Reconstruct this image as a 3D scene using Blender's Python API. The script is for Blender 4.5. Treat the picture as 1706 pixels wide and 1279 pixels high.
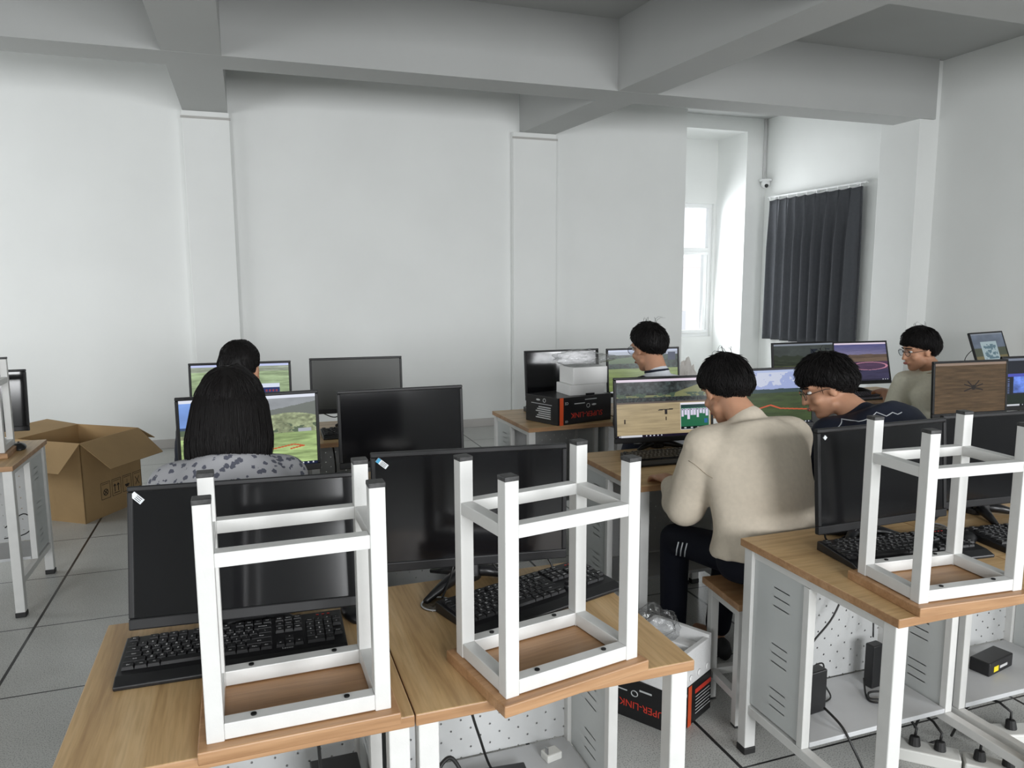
import bpy, bmesh, math, random
import numpy as np
from mathutils import Vector, Matrix, noise as mnoise

random.seed(7); rng = np.random.default_rng(7)
scn = bpy.context.scene
C = scn.collection
for o in list(bpy.data.objects): bpy.data.objects.remove(o)

# ------------------------------------------------------------------ camera
FPX, YAW, PITCH, ROLL, CAMH = 1250.14, .338378, .13583, .00385657, 1.6
def cam_axes():
    cy, sy, cp, sp = math.cos(YAW), math.sin(YAW), math.cos(PITCH), math.sin(PITCH)
    f = Vector((sy*cp, cy*cp, -sp)); r = Vector((cy, -sy, 0)); d = f.cross(r)
    return r*math.cos(ROLL)+d*math.sin(ROLL), -r*math.sin(ROLL)+d*math.cos(ROLL), f
cam_d = bpy.data.cameras.new('camera'); cam = bpy.data.objects.new('camera', cam_d); C.objects.link(cam)
r_, d_, f_ = cam_axes()
cam.matrix_world = Matrix.Translation((0, 0, CAMH)) @ Matrix((r_, -d_, -f_)).transposed().to_4x4()
cam_d.sensor_width = 36; cam_d.lens = 36*FPX/1706; cam_d.clip_start = .05; cam_d.clip_end = 200
scn.camera = cam

# ------------------------------------------------------------------ view, world, daylight
scn.view_settings.view_transform = 'Standard'; scn.view_settings.look = 'None'
scn.view_settings.gamma = 1; scn.view_settings.use_curve_mapping = False
scn.view_settings.exposure = 0.0
scn.cycles.use_denoising = True
scn.cycles.max_bounces = 10; scn.cycles.diffuse_bounces = 6; scn.cycles.transparent_max_bounces = 16
scn.cycles.caustics_reflective = False; scn.cycles.caustics_refractive = False
w = bpy.data.worlds.new('sky'); scn.world = w; w.use_nodes = True
bg = w.node_tree.nodes['Background']; bg.inputs[0].default_value = (.93, .96, 1, 1); bg.inputs[1].default_value = 1.6

def daylight(name, loc, direction, sx, sy, power, col=(1, 1, 1), spread=125):
    l = bpy.data.lights.new(name, 'AREA'); l.shape = 'RECTANGLE'; l.size = sx; l.size_y = sy
    l.energy = power; l.color = col; l.spread = math.radians(spread)
    o = bpy.data.objects.new(name, l); C.objects.link(o); o.location = loc
    o.rotation_euler = Vector(direction).to_track_quat('-Z', 'Y').to_euler(); return o
# daylight that comes in through the openings of the front wall and the far recess; the left-wall one is an added fill
daylight('window_and_fill_light', (.95, -2.95, 1.9), (0, 1, -.20), 1.9, 1.5, 92, (.97, .985, 1))
daylight('window_and_fill_light', (-3.9, -2.95, 1.9), (.15, 1, -.20), 1.7, 1.5, 85, (.97, .985, 1))
daylight('window_and_fill_light', (4.7, -2.95, 1.9), (-.15, 1, -.20), 1.9, 1.5, 105, (.97, .985, 1))
daylight('window_and_fill_light', (-4.9, 5.9, 1.9), (1, .25, -.12), 2.4, 1.6, 46, (.97, .99, 1), 150)  # fill added to brighten the back wall, no window known on this side
daylight('window_and_fill_light', (5.7, 9.33, 1.75), (.12, -1, -.1), 1.2, 1.8, 46, (.95, .98, 1), 160)

# ------------------------------------------------------------------ materials
def nmat(name):
    m = bpy.data.materials.new(name); m.use_nodes = True
    return m, m.node_tree.nodes, m.node_tree.links, m.node_tree.nodes['Principled BSDF']
def srgb(r, g, b):
    f = lambda c: (c/255)/12.92 if c/255 <= .04045 else ((c/255+.055)/1.055)**2.4
    return (f(r), f(g), f(b), 1)
def mat(name, col, rough=.5, metal=0, var=0, scale=8, bump=0, bscale=60, spec=.5, stretch=None, coat=0, sss=0):
    m, n, l, p = nmat(name)
    p.inputs['Base Color'].default_value = col; p.inputs['Roughness'].default_value = rough
    p.inputs['Metallic'].default_value = metal; p.inputs['Specular IOR Level'].default_value = spec
    p.inputs['Coat Weight'].default_value = coat
    if sss: p.inputs['Subsurface Weight'].default_value = sss; p.inputs['Subsurface Radius'].default_value = (.01, .004, .002)
    tc = n.new('ShaderNodeTexCoord'); mp = n.new('ShaderNodeMapping'); l.new(tc.outputs['Object'], mp.inputs[0])
    if stretch: mp.inputs['Scale'].default_value = stretch
    if var:
        t = n.new('ShaderNodeTexNoise'); t.inputs['Scale'].default_value = scale; t.inputs['Detail'].default_value = 4
        l.new(mp.outputs[0], t.inputs[0])
        r = n.new('ShaderNodeValToRGB'); l.new(t.outputs[0], r.inputs[0])
        r.color_ramp.elements[0].position = .3; r.color_ramp.elements[1].position = .7
        r.color_ramp.elements[0].color = tuple(c*(1-var) for c in col[:3])+(1,)
        r.color_ramp.elements[1].color = tuple(min(1, c*(1+var)) for c in col[:3])+(1,)
        l.new(r.outputs[0], p.inputs['Base Color'])
    if bump:
        t = n.new('ShaderNodeTexNoise'); t.inputs['Scale'].default_value = bscale; t.inputs['Detail'].default_value = 3
        l.new(mp.outputs[0], t.inputs[0])
        b = n.new('ShaderNodeBump'); b.inputs['Strength'].default_value = bump; b.inputs['Distance'].default_value = .01
        l.new(t.outputs[0], b.inputs['Height']); l.new(b.outputs[0], p.inputs['Normal'])
    return m
def wood(name, axis, c1, c2, c3):
    m, n, l, p = nmat(name)
    tc = n.new('ShaderNodeTexCoord'); mp = n.new('ShaderNodeMapping'); l.new(tc.outputs['Object'], mp.inputs[0])
    sc = [16, 16, 16]; sc[axis] = .9; mp.inputs['Scale'].default_value = sc
    info = n.new('ShaderNodeObjectInfo'); add = n.new('ShaderNodeVectorMath'); add.operation = 'ADD'
    comb = n.new('ShaderNodeCombineXYZ'); mu = n.new('ShaderNodeMath'); mu.operation = 'MULTIPLY'; mu.inputs[1].default_value = 37
    l.new(info.outputs['Random'], mu.inputs[0])
    for i in range(3): l.new(mu.outputs[0], comb.inputs[i])
    l.new(mp.outputs[0], add.inputs[0]); l.new(comb.outputs[0], add.inputs[1])
    t = n.new('ShaderNodeTexNoise'); t.inputs['Scale'].default_value = 1.3; t.inputs['Detail'].default_value = 6
    t.inputs['Roughness'].default_value = .62; t.inputs['Distortion'].default_value = .7
    l.new(add.outputs[0], t.inputs[0])
    r = n.new('ShaderNodeValToRGB'); l.new(t.outputs[0], r.inputs[0])
    e = r.color_ramp.elements; e[0].position = .32; e[0].color = c1; e[1].position = .68; e[1].color = c3
    k = e.new(.5); k.color = c2
    t2 = n.new('ShaderNodeTexNoise'); t2.inputs['Scale'].default_value = 9; t2.inputs['Detail'].default_value = 2
    l.new(add.outputs[0], t2.inputs[0])
    mx = n.new('ShaderNodeMix'); mx.data_type = 'RGBA'; mx.blend_type = 'MULTIPLY'; mx.inputs[0].default_value = .3
    r2 = n.new('ShaderNodeValToRGB'); r2.color_ramp.elements[0].position = .35; r2.color_ramp.elements[0].color = (.6, .55, .5, 1)
    r2.color_ramp.elements[1].position = .55; l.new(t2.outputs[0], r2.inputs[0])
    l.new(r.outputs[0], mx.inputs[6]); l.new(r2.outputs[0], mx.inputs[7]); l.new(mx.outputs[2], p.inputs['Base Color'])
    p.inputs['Roughness'].default_value = .42
    return m
def mask_holes(name, col, rough, build):
    """painted sheet metal with real see-through openings given by a 0/1 mask in object space"""
    m, n, l, p = nmat(name)
    p.inputs['Base Color'].default_value = col; p.inputs['Roughness'].default_value = rough
    tc = n.new('ShaderNodeTexCoord'); sep = n.new('ShaderNodeSeparateXYZ'); l.new(tc.outputs['Object'], sep.inputs[0])
    def M(op, a, b=None):
        k = n.new('ShaderNodeMath'); k.operation = op
        for i, v in enumerate((a, b)):
            if v is None: continue
            if isinstance(v, (int, float)): k.inputs[i].default_value = v
            else: l.new(v, k.inputs[i])
        return k.outputs[0]
    h = build(M, sep.outputs)
    tr = n.new('ShaderNodeBsdfTransparent'); mx = n.new('ShaderNodeMixShader')
    l.new(h, mx.inputs[0]); l.new(p.outputs[0], mx.inputs[1]); l.new(tr.outputs[0], mx.inputs[2])
    l.new(mx.outputs[0], n['Material Output'].inputs[0]); return m
def peg(M, s):
    # two staggered grids of round holes, 5 cm pitch, radius 2.6 mm
    def grid(ox, oz):
        a = M('SUBTRACT', M('FRACT', M('DIVIDE', M('ADD', s[0], ox), .06)), .5)
        b = M('SUBTRACT', M('FRACT', M('DIVIDE', M('ADD', s[2], oz), .06)), .5)
        q = M('ADD', M('MULTIPLY', a, a), M('MULTIPLY', b, b))
        return M('LESS_THAN', q, (.0032/.06)**2)
    return M('MAXIMUM', grid(10, 10), grid(10.03, 10.03))
def louvre(M, s):
    # three groups of three horizontal slots
    def band(c):
        z = M('LESS_THAN', M('ABSOLUTE', M('SUBTRACT', s[2], c)), .0019)
        return z
    tot = None
    for c in (.637, .607, .577, .45, .42, .39, .30, .27, .24):
        b = band(c); tot = b if tot is None else M('MAXIMUM', tot, b)
    yy = M('LESS_THAN', M('ABSOLUTE', M('SUBTRACT', s[1], .46)), .036)
    return M('MULTIPLY', tot, yy)

def wall_material(name, v, rough=.75):
    return mat(name, (v*.985, v, v*.985, 1), rough, var=.025, scale=1.3, bump=.04, bscale=30)
M = {}
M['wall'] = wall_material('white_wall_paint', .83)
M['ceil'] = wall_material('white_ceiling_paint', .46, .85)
M['skirt'] = mat('grey_tile_skirting', (.52, .50, .48, 1), .35)
M['trimline'] = mat('grey_joint_bead', (.45, .44, .42, 1), .6)  # even grey for the joint line at the pilaster heads
WC = (srgb(176, 142, 98), srgb(200, 166, 119), srgb(213, 182, 137))
M['wood_y'] = wood('oak_laminate_across', 1, *WC); M['wood_x'] = wood('oak_laminate_along', 0, *WC)
M['seatwood'] = wood('oak_laminate_seat', 0, srgb(158, 117, 80), srgb(178, 136, 96), srgb(192, 151, 110))
M['edge'] = wood('oak_edge_band', 0, srgb(150, 113, 78), srgb(167, 129, 93), srgb(181, 144, 108))
M['white'] = mat('white_powder_coat', (.62, .62, .605, 1), .38, var=.03, scale=20, bump=.03, bscale=200)
M['grey'] = mat('pale_grey_powder_coat', (.50, .51, .52, 1), .42, var=.03, scale=10)
M['peg'] = mask_holes('perforated_steel', (.50, .51, .51, 1), .45, peg)
M['louvre'] = mask_holes('louvred_steel', (.50, .52, .515, 1), .42, louvre)
M['rubber'] = mat('black_rubber', (.012, .012, .012, 1), .6)
M['cap'] = mat('worn_black_end_cap', (.03, .03, .03, 1), .45, var=.7, scale=90)
M['bezel'] = mat('charcoal_plastic', (.011, .011, .012, 1), .45, spec=.35, bump=.02, bscale=500)
M['dark'] = mat('black_plastic', (.010, .010, .011, 1), .35, bump=.02, bscale=300)
M['glass_off'] = mat('switched_off_panel', (.006, .006, .007, 1), .11, spec=.5)
M['glass_olive'] = mat('matt_switched_off_panel', (.020, .022, .017, 1), .42, spec=.5)
M['key'] = mat('black_key_plastic', (.012, .012, .013, 1), .5)
M['legend'] = mat('white_key_print', (.55, .55, .55, 1), .5)
M['redled'] = mat('red_print', (.5, .03, .02, 1), .5)
M['cable'] = mat('black_cable', (.010, .010, .010, 1), .5)
M['screw'] = mat('dark_screw', (.02, .02, .02, 1), .3, metal=.6)
M['steel'] = mat('brushed_steel', (.5, .5, .5, 1), .3, metal=1)
M['card'] = mat('brown_cardboard', srgb(172, 142, 100), .85, var=.05, scale=6, bump=.08, bscale=40)
M['card_in'] = mat('brown_cardboard_inside', srgb(150, 122, 84), .85, var=.04, scale=5)
M['print'] = mat('black_carton_print', (.03, .022, .018, 1), .8)
M['boxblack'] = mat('glossy_black_carton', (.010, .010, .011, 1), .3)
M['boxorange'] = mat('orange_stripe', srgb(214, 84, 44), .4)
M['boxred'] = mat('red_lettering', srgb(205, 60, 45), .4)
M['boxwhite'] = mat('white_lettering', (.55, .57, .57, 1), .5)
M['paper'] = mat('white_paperboard', (.82, .82, .81, 1), .6, var=.02)
M['foam'] = mat('white_polystyrene', (.84, .84, .84, 1), .75, bump=.25, bscale=260)
M['socket'] = mat('white_socket_plastic', (.68, .68, .65, 1), .35)
M['yellow'] = mat('yellow_label', (.75, .6, .02, 1), .5)
M['sticker'] = mat('white_sticker', (.75, .78, .8, 1), .5)
M['stickerblue'] = mat('blue_sticker', srgb(60, 150, 190), .5)
M['curtain'] = mat('charcoal_curtain_cloth', srgb(84, 86, 91), .85, var=.06, scale=30, bump=.05, bscale=600)
M['pvc'] = mat('white_window_profile', (.82, .83, .83, 1), .35)
M['conduit'] = mat('grey_conduit', (.6, .6, .6, 1), .5)

def glassy(name, tint, amount, rough=.05, noise=0, nscale=20):
    m, n, l, p = nmat(name)
    tr = n.new('ShaderNodeBsdfTransparent'); tr.inputs[0].default_value = tint
    gl = n.new('ShaderNodeBsdfGlossy'); gl.inputs['Roughness'].default_value = rough
    lw = n.new('ShaderNodeLayerWeight'); lw.inputs[0].default_value = .5; fr = n.new('ShaderNodeMath'); fr.operation = 'POWER'; fr.inputs[1].default_value = 4; l.new(lw.outputs['Facing'], fr.inputs[0])
    ad = n.new('ShaderNodeMath'); ad.operation = 'ADD'; ad.inputs[1].default_value = amount; ad.use_clamp = True
    mx = n.new('ShaderNodeMixShader'); l.new(fr.outputs[0], ad.inputs[0]); l.new(ad.outputs[0], mx.inputs[0])
    l.new(tr.outputs[0], mx.inputs[1]); l.new(gl.outputs[0], mx.inputs[2])
    l.new(mx.outputs[0], n['Material Output'].inputs[0])
    if noise:
        t = n.new('ShaderNodeTexNoise'); t.inputs['Scale'].default_value = nscale; t.inputs['Detail'].default_value = 5
        tc = n.new('ShaderNodeTexCoord'); l.new(tc.outputs['Object'], t.inputs[0])
        b = n.new('ShaderNodeBump'); b.inputs['Strength'].default_value = noise; b.inputs['Distance'].default_value = .02
        l.new(t.outputs[0], b.inputs['Height']); l.new(b.outputs[0], gl.inputs['Normal']); l.new(b.outputs[0], lw.inputs['Normal'])
    return m
M['pane'] = glassy('window_glass', (.97, .98, .98, 1), 0)
M['film'] = glassy('clear_plastic_film', (.93, .935, .94, 1), .10, .15, .8, 26)
M['lens'] = glassy('spectacle_lens', (.9, .92, .95, 1), .02)

def cloth_mat(name, col, rough=.9, bump=.25, bscale=14, var=.04):
    return mat(name, col, rough, var=var, scale=60, bump=bump, bscale=bscale, spec=.15)
M['skin'] = mat('skin', srgb(182, 137, 110), .5, var=.05, scale=25, spec=.3, sss=.08)
M['hair'] = mat('black_hair', (.007, .006, .006, 1), .55, spec=.18)
M['cream'] = cloth_mat('cream_fleece', srgb(208, 197, 180), bump=.35, bscale=9)
M['seam'] = cloth_mat('cream_seam_thread', srgb(160, 148, 130))
M['navy'] = cloth_mat('navy_jacket_cloth', srgb(34, 38, 50), .65, .3, 12)
M['piping'] = cloth_mat('white_piping', (.6, .62, .65, 1))
M['blacktrouser'] = cloth_mat('black_trouser_cloth', srgb(22, 24, 34), .7, .3, 12)
M['shirtcream'] = cloth_mat('pale_cream_tshirt', srgb(226, 223, 204), bump=.5, bscale=14)
M['shirtwhite'] = cloth_mat('white_shirt', srgb(205, 208, 214))
M['shoe'] = mat('dark_shoe', (.02, .02, .022, 1), .6)
M['spec'] = mat('black_spectacle_frame', (.01, .01, .01, 1), .3)
M['eye'] = mat('eye_white', (.7, .7, .68, 1), .3); M['lip'] = mat('lip_skin', srgb(160, 95, 85), .5)
# grey blouse scattered with dark flowers
m, n, l, p = nmat('grey_flower_print'); p.inputs['Roughness'].default_value = .85
tc = n.new('ShaderNodeTexCoord'); v1 = n.new('ShaderNodeTexVoronoi'); v1.inputs['Scale'].default_value = 44
l.new(tc.outputs['Object'], v1.inputs[0])
nz = n.new('ShaderNodeTexNoise'); nz.inputs['Scale'].default_value = 160; l.new(tc.outputs['Object'], nz.inputs[0])
mm = n.new('ShaderNodeMath'); mm.operation = 'MULTIPLY_ADD'; mm.inputs[1].default_value = .5; l.new(nz.outputs[0], mm.inputs[0]); l.new(v1.outputs['Distance'], mm.inputs[2])
lt = n.new('ShaderNodeMath'); lt.operation = 'LESS_THAN'; lt.inputs[1].default_value = .60; l.new(mm.outputs[0], lt.inputs[0])
mx = n.new('ShaderNodeMix'); mx.data_type = 'RGBA'; l.new(lt.outputs[0], mx.inputs[0])
mx.inputs[6].default_value = srgb(164, 164, 168); mx.inputs[7].default_value = srgb(84, 86, 98); l.new(mx.outputs[2], p.inputs['Base Color'])
M['flower'] = m

# ------------------------------------------------------------------ mesh helpers
class MB:
    def __init__(s): s.v = []; s.f = []; s.m = []
    def add(s, vs, fs, mi=0):
        b = len(s.v); s.v += [tuple(v) for v in vs]; s.f += [tuple(b+i for i in f) for f in fs]; s.m += [mi]*len(fs); return s
    def box(s, c, d, rot=None, mi=0):
        vs = [Vector((x*d[0]/2, y*d[1]/2, z*d[2]/2)) for x in (-1, 1) for y in (-1, 1) for z in (-1, 1)]
        if rot is not None: vs = [rot @ v for v in vs]
        c = Vector(c); vs = [v+c for v in vs]
        return s.add(vs, [(0, 1, 3, 2), (4, 6, 7, 5), (0, 4, 5, 1), (2, 3, 7, 6), (0, 2, 6, 4), (1, 5, 7, 3)], mi)
    def span(s, a, b, mi=0):
        return s.box([(a[i]+b[i])/2 for i in range(3)], [b[i]-a[i] for i in range(3)], None, mi)
    def loft(s, secs, n=16, mi=0, caps=True):
        """secs: (centre, u, v) half-axis vectors"""
        vs = []
        for c, u, v in secs:
            c, u, v = Vector(c), Vector(u), Vector(v)
            for i in range(n):
                a = 2*math.pi*i/n; vs.append(c+u*math.cos(a)+v*math.sin(a))
        fs = []
        for k in range(len(secs)-1):
            for i in range(n):
                j = (i+1) % n; fs.append((k*n+i, k*n+j, (k+1)*n+j, (k+1)*n+i))
        if caps: fs += [tuple(range(n))[::-1], tuple((len(secs)-1)*n+i for i in range(n))]
        return s.add(vs, fs, mi)
    def tube(s, pts, r, n=6, mi=0, caps=True):
        pts = [Vector(p) for p in pts]; secs = []; up = None
        for i, p in enumerate(pts):
            t = (pts[min(i+1, len(pts)-1)]-pts[max(i-1, 0)]).normalized()
            if up is None: up = t.orthogonal().normalized()
            up = (up-t*up.dot(t)); up = up.normalized() if up.length > 1e-6 else t.orthogonal().normalized()
            rr = r[i] if isinstance(r, (list, tuple)) else r
            secs.append((p, up*rr, t.cross(up)*rr))
        return s.loft(secs, n, mi, caps)
    def capsule(s, a, b, ra, rb, n=14, mi=0):
        a, b = Vector(a), Vector(b); t = (b-a).normalized(); u = t.orthogonal().normalized(); v = t.cross(u); secs = []
        for k in range(1, 5):
            an = math.pi/2*(1-k/4); secs.append((a-t*ra*math.sin(an)*.999, u*ra*math.cos(an), v*ra*math.cos(an)))
        for k in range(0, 4):
            an = math.pi/2*k/4; secs.append((b+t*rb*math.sin(an)*.999, u*rb*math.cos(an), v*rb*math.cos(an)))
        return s.loft(secs, n, mi)
    def ell(s, c, u, v, w_, n=16, mi=0):
        c, u, v, w_ = map(Vector, (c, u, v, w_)); secs = []
        for k in range(1, 10):
            an = -math.pi/2+math.pi*k/10; secs.append((c+w_*math.sin(an), u*math.cos(an), v*math.cos(an)))
        return s.loft(secs, n, mi)
    def cyl(s, a, b, r, n=16, mi=0, r2=None):
        return s.tube([a, b], [r, r if r2 is None else r2], n, mi)
    def prism(s, poly, z0, z1, mi=0):
        n = len(poly); vs = [(x, y, z0) for x, y in poly]+[(x, y, z1) for x, y in poly]
        return s.add(vs, [tuple(range(n))[::-1], tuple(range(n, 2*n))]+[(i, (i+1) % n, n+(i+1) % n, n+i) for i in range(n)], mi)
    def mesh(s, name, mats, smooth=False):
        me = bpy.data.meshes.new(name); me.from_pydata(s.v, [], s.f)
        for k in (mats if isinstance(mats, (list, tuple)) else [mats]): me.materials.append(k)
        me.polygons.foreach_set('material_index', s.m)
        bm = bmesh.new(); bm.from_mesh(me); bmesh.ops.recalc_face_normals(bm, faces=bm.faces); bm.to_mesh(me); bm.free()
        if smooth: me.polygons.foreach_set('use_smooth', [True]*len(me.polygons))
        return me
    def build(s, name, mats, parent=None, bevel=0, smooth=False, seg=2):
        return link(name, s.mesh(name, mats, smooth), parent, bevel, seg)
def link(name, me, parent=None, bevel=0, seg=2):
    o = bpy.data.objects.new(name, me); C.objects.link(o)
    if parent is not None: o.parent = parent
    if bevel:
        b = o.modifiers.new('bevel', 'BEVEL'); b.width = bevel; b.segments = seg; b.limit_method = 'ANGLE'; b.angle_limit = .6
        b.harden_normals = False
    return o
def edge_mats(o):
    for pg in o.data.polygons: pg.material_index = 1 if abs(pg.normal.z) < .5 else 0
    return o
def tag(o, label, cat, group=None, kind=None):
    o['label'] = label; o['category'] = cat
    if group: o['group'] = group
    if kind: o['kind'] = kind
    return o
def thing(name, label, cat, loc=(0, 0, 0), rot=(0, 0, 0), group=None):
    o = bpy.data.objects.new(name, None); C.objects.link(o); o.location = loc; o.rotation_euler = rot; o.empty_display_size = .1
    return tag(o, label, cat, group)
def copy_tree(o, parent=None):
    c = o.copy(); C.objects.link(c); c.parent = parent
    for ch in list(o.children): copy_tree(ch, c)
    return c
def dup(root, label, loc, rot=(0, 0, 0), group=None):
    c = copy_tree(root); c.location = loc if len(loc) == 3 else (loc[0], loc[1], .75); c.rotation_euler = rot; c['label'] = label
    if group: c['group'] = group
    return c
def struct(name, mb, mt, label=None, bevel=0):
    o = mb.build(name, mt, None, bevel); o['kind'] = 'structure'
    o['label'] = label or name.replace('_', ' '); o['category'] = name.split('_')[0]
    return o
def remesh(mb, voxel, smooth_it=6, fac=.6):
    me = mb.mesh('tmp', [M['skin']]); o = bpy.data.objects.new('tmp', me); C.objects.link(o)
    r = o.modifiers.new('r', 'REMESH'); r.mode = 'VOXEL'; r.voxel_size = voxel; r.use_smooth_shade = True
    if smooth_it:
        k = o.modifiers.new('s', 'SMOOTH'); k.iterations = smooth_it; k.factor = fac
    dg = bpy.context.evaluated_depsgraph_get(); dg.update()
    out = bpy.data.meshes.new_from_object(o.evaluated_get(dg)); bpy.data.objects.remove(o); bpy.data.meshes.remove(me)
    out.polygons.foreach_set('use_smooth', [True]*len(out.polygons)); return out
def text_mesh(s, size, ext=.0004):
    cu = bpy.data.curves.new('t', 'FONT'); cu.body = s; cu.size = size; cu.extrude = ext; cu.align_x = 'CENTER'; cu.align_y = 'CENTER'
    cu.resolution_u = 2
    o = bpy.data.objects.new('t', cu); C.objects.link(o); dg = bpy.context.evaluated_depsgraph_get(); dg.update()
    me = bpy.data.meshes.new_from_object(o.evaluated_get(dg)); bpy.data.objects.remove(o); return me
def add_text(mb, s, size, mtx, mi=0, ext=.0004):
    me = text_mesh(s, size, ext); mb.add([mtx @ v.co for v in me.vertices], [tuple(p.vertices) for p in me.polygons], mi)
def frame_mtx(origin, right, up):
    r, u = Vector(right).normalized(), Vector(up).normalized(); nn = r.cross(u)
    return Matrix.Translation(origin) @ Matrix((r, u, nn)).transposed().to_4x4()

# ================================================================== the room
YW, XR, XL, YF, ZS = 7.88, 6.63, -5.0, -3.05, 3.75
# floor: raised access tiles
m, n, l, p = nmat('speckled_access_tiles'); p.inputs['Roughness'].default_value = .32
tc = n.new('ShaderNodeTexCoord'); sep = n.new('ShaderNodeSeparateXYZ'); l.new(tc.outputs['Object'], sep.inputs[0])
def MM(op, a, b=None):
    k = n.new('ShaderNodeMath'); k.operation = op
    for i, v in enumerate((a, b)):
        if v is None: continue
        if isinstance(v, (int, float)): k.inputs[i].default_value = v
        else: l.new(v, k.inputs[i])
    return k.outputs[0]
def tile_line(s, off, per, half):
    fr_ = MM('FRACT', MM('DIVIDE', MM('ADD', s, off+per*20.5), per))
    return MM('LESS_THAN', MM('ABSOLUTE', MM('SUBTRACT', fr_, .5)), half/per)
line = MM('MAXIMUM', tile_line(sep.outputs[0], 1.011, .6212, .0065), tile_line(sep.outputs[1], -3.232, .6615, .004))
t = n.new('ShaderNodeTexVoronoi'); t.inputs['Scale'].default_value = 210; l.new(tc.outputs['Object'], t.inputs[0])
t2 = n.new('ShaderNodeTexNoise'); t2.inputs['Scale'].default_value = 230; t2.inputs['Detail'].default_value = 5; l.new(tc.outputs['Object'], t2.inputs[0])
r = n.new('ShaderNodeValToRGB'); l.new(t2.outputs[0], r.inputs[0]); e = r.color_ramp.elements
e[0].position = .34; e[0].color = (.22, .22, .215, 1); e[1].position = .50; e[1].color = (.56, .565, .545, 1)
t3 = n.new('ShaderNodeTexNoise'); t3.inputs['Scale'].default_value = 1.6; t3.inputs['Detail'].default_value = 4; l.new(tc.outputs['Object'], t3.inputs[0])
r3 = n.new('ShaderNodeValToRGB'); l.new(t3.outputs[0], r3.inputs[0]); r3.color_ramp.elements[0].color = (.80, .80, .79, 1); r3.color_ramp.elements[0].position = .35; r3.color_ramp.elements[1].position = .65
mx1 = n.new('ShaderNodeMix'); mx1.data_type = 'RGBA'; mx1.blend_type = 'MULTIPLY'; mx1.inputs[0].default_value = 1
l.new(r.outputs[0], mx1.inputs[6]); l.new(r3.outputs[0], mx1.inputs[7])
mx2 = n.new('ShaderNodeMix'); mx2.data_type = 'RGBA'; l.new(line, mx2.inputs[0]); l.new(mx1.outputs[2], mx2.inputs[6])
mx2.inputs[7].default_value = (.018, .018, .019, 1); l.new(mx2.outputs[2], p.inputs['Base Color'])
M['floor'] = m
struct('floor', MB().span((XL-.2, YF-.2, -.2), (7.1, 9.7, 0)), M['floor'], 'grey speckled floor of square tiles with black joints')
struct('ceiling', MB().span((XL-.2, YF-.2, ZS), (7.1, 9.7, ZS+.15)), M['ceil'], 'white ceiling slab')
struct('wall_back', MB().span((XL, YW, 0), (4.85, YW+.2, ZS)), M['wall'], 'plain white back wall')
def wall_with_holes(axis, lo, hi, t0, t1, holes, z1=ZS):
    """axis 0: wall runs along x between lo..hi, thickness t0..t1 in y; axis 1: runs along y"""
    mb = MB(); cur = lo
    P = (lambda a, t, z: (a, t, z)) if axis == 0 else (lambda a, t, z: (t, a, z))
    for a0, a1, z0, zt in holes:
        mb.span(P(cur, t0, 0), P(a0, t1, z1)); mb.span(P(a0, t0, 0), P(a1, t1, z0)); mb.span(P(a0, t0, zt), P(a1, t1, z1)); cur = a1
    mb.span(P(cur, t0, 0), P(hi, t1, z1)); return mb
fh = [(-4.8, -3.0, 1.1, 2.7), (-.05, 1.95, 1.1, 2.7), (3.7, 5.7, 1.1, 2.7)]
struct('wall_front', wall_with_holes(0, XL, XR, YF-.2, YF, fh), M['wall'], 'white wall with windows behind the viewer')
struct('wall_left', wall_with_holes(1, YF, YW, XL-.2, XL, [(4.6, 7.2, 1.1, 2.7)]), M['wall'], 'white wall on the left with an added window opening')  # the wall is plain room shell, its opening is added for the fill

struct('wall_right', MB().span((XR, YF, 0), (XR+.2, 6.42, ZS)), M['wall'], 'plain white wall on the right')
struct('wall_curtain', wall_with_holes(1, 6.42, 8.756, 6.75, 6.95, [(7.1, 8.38, .95, 2.62)]), M['wall'], 'white wall that carries the dark curtain')
struct('wall_return', MB().span((4.85, YW, 0), (4.95, 9.42, ZS)), M['wall'], 'end of the back wall beside the recess')
struct('wall_recess', wall_with_holes(0, 4.85, 6.95, 9.42, 9.62, [(5.0, 6.40, .79, 2.69)]), M['wall'], 'white wall of the recess with the narrow window')
struct('wall_column', MB().span((6.44, 8.756, 0), (6.95, 9.42, ZS)), M['wall'], 'white column between window recess and curtain')
struct('ceiling_recess', MB().span((4.95, 8.756, 3.57), (6.44, 9.42, ZS)), M['wall'], 'lowered soffit of the window recess')
# pilasters, beams, pillar
struct('trim_1', MB().span((-.48, 7.80, 0), (-.065, YW, 3.18)), M['wall'], 'white pilaster on the back wall, left one', .006)
struct('trim_2', MB().span((2.77, 7.80, 0), (3.27, YW, 3.18)), M['wall'], 'white pilaster on the back wall, right one', .006)
struct('trim_3', MB().span((6.38, 5.93, 0), (6.80, 6.42, ZS)), M['wall'], 'white pillar at the right wall', .006)
ZB = 3.18
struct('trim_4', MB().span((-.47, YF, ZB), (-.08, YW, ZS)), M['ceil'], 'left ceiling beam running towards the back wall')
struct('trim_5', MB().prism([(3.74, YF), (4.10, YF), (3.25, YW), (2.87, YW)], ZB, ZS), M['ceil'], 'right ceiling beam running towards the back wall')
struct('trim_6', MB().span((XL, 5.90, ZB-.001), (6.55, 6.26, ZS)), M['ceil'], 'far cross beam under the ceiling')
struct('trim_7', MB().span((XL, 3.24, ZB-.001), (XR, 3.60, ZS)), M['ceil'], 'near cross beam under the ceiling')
struct('trim_8', MB().span((-.49, 7.79, 3.11), (-.055, 7.80, 3.13)).span((2.76, 7.79, 3.11), (3.28, 7.80, 3.13)), M['trimline'], 'thin bead at the head of the pilasters')
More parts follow.
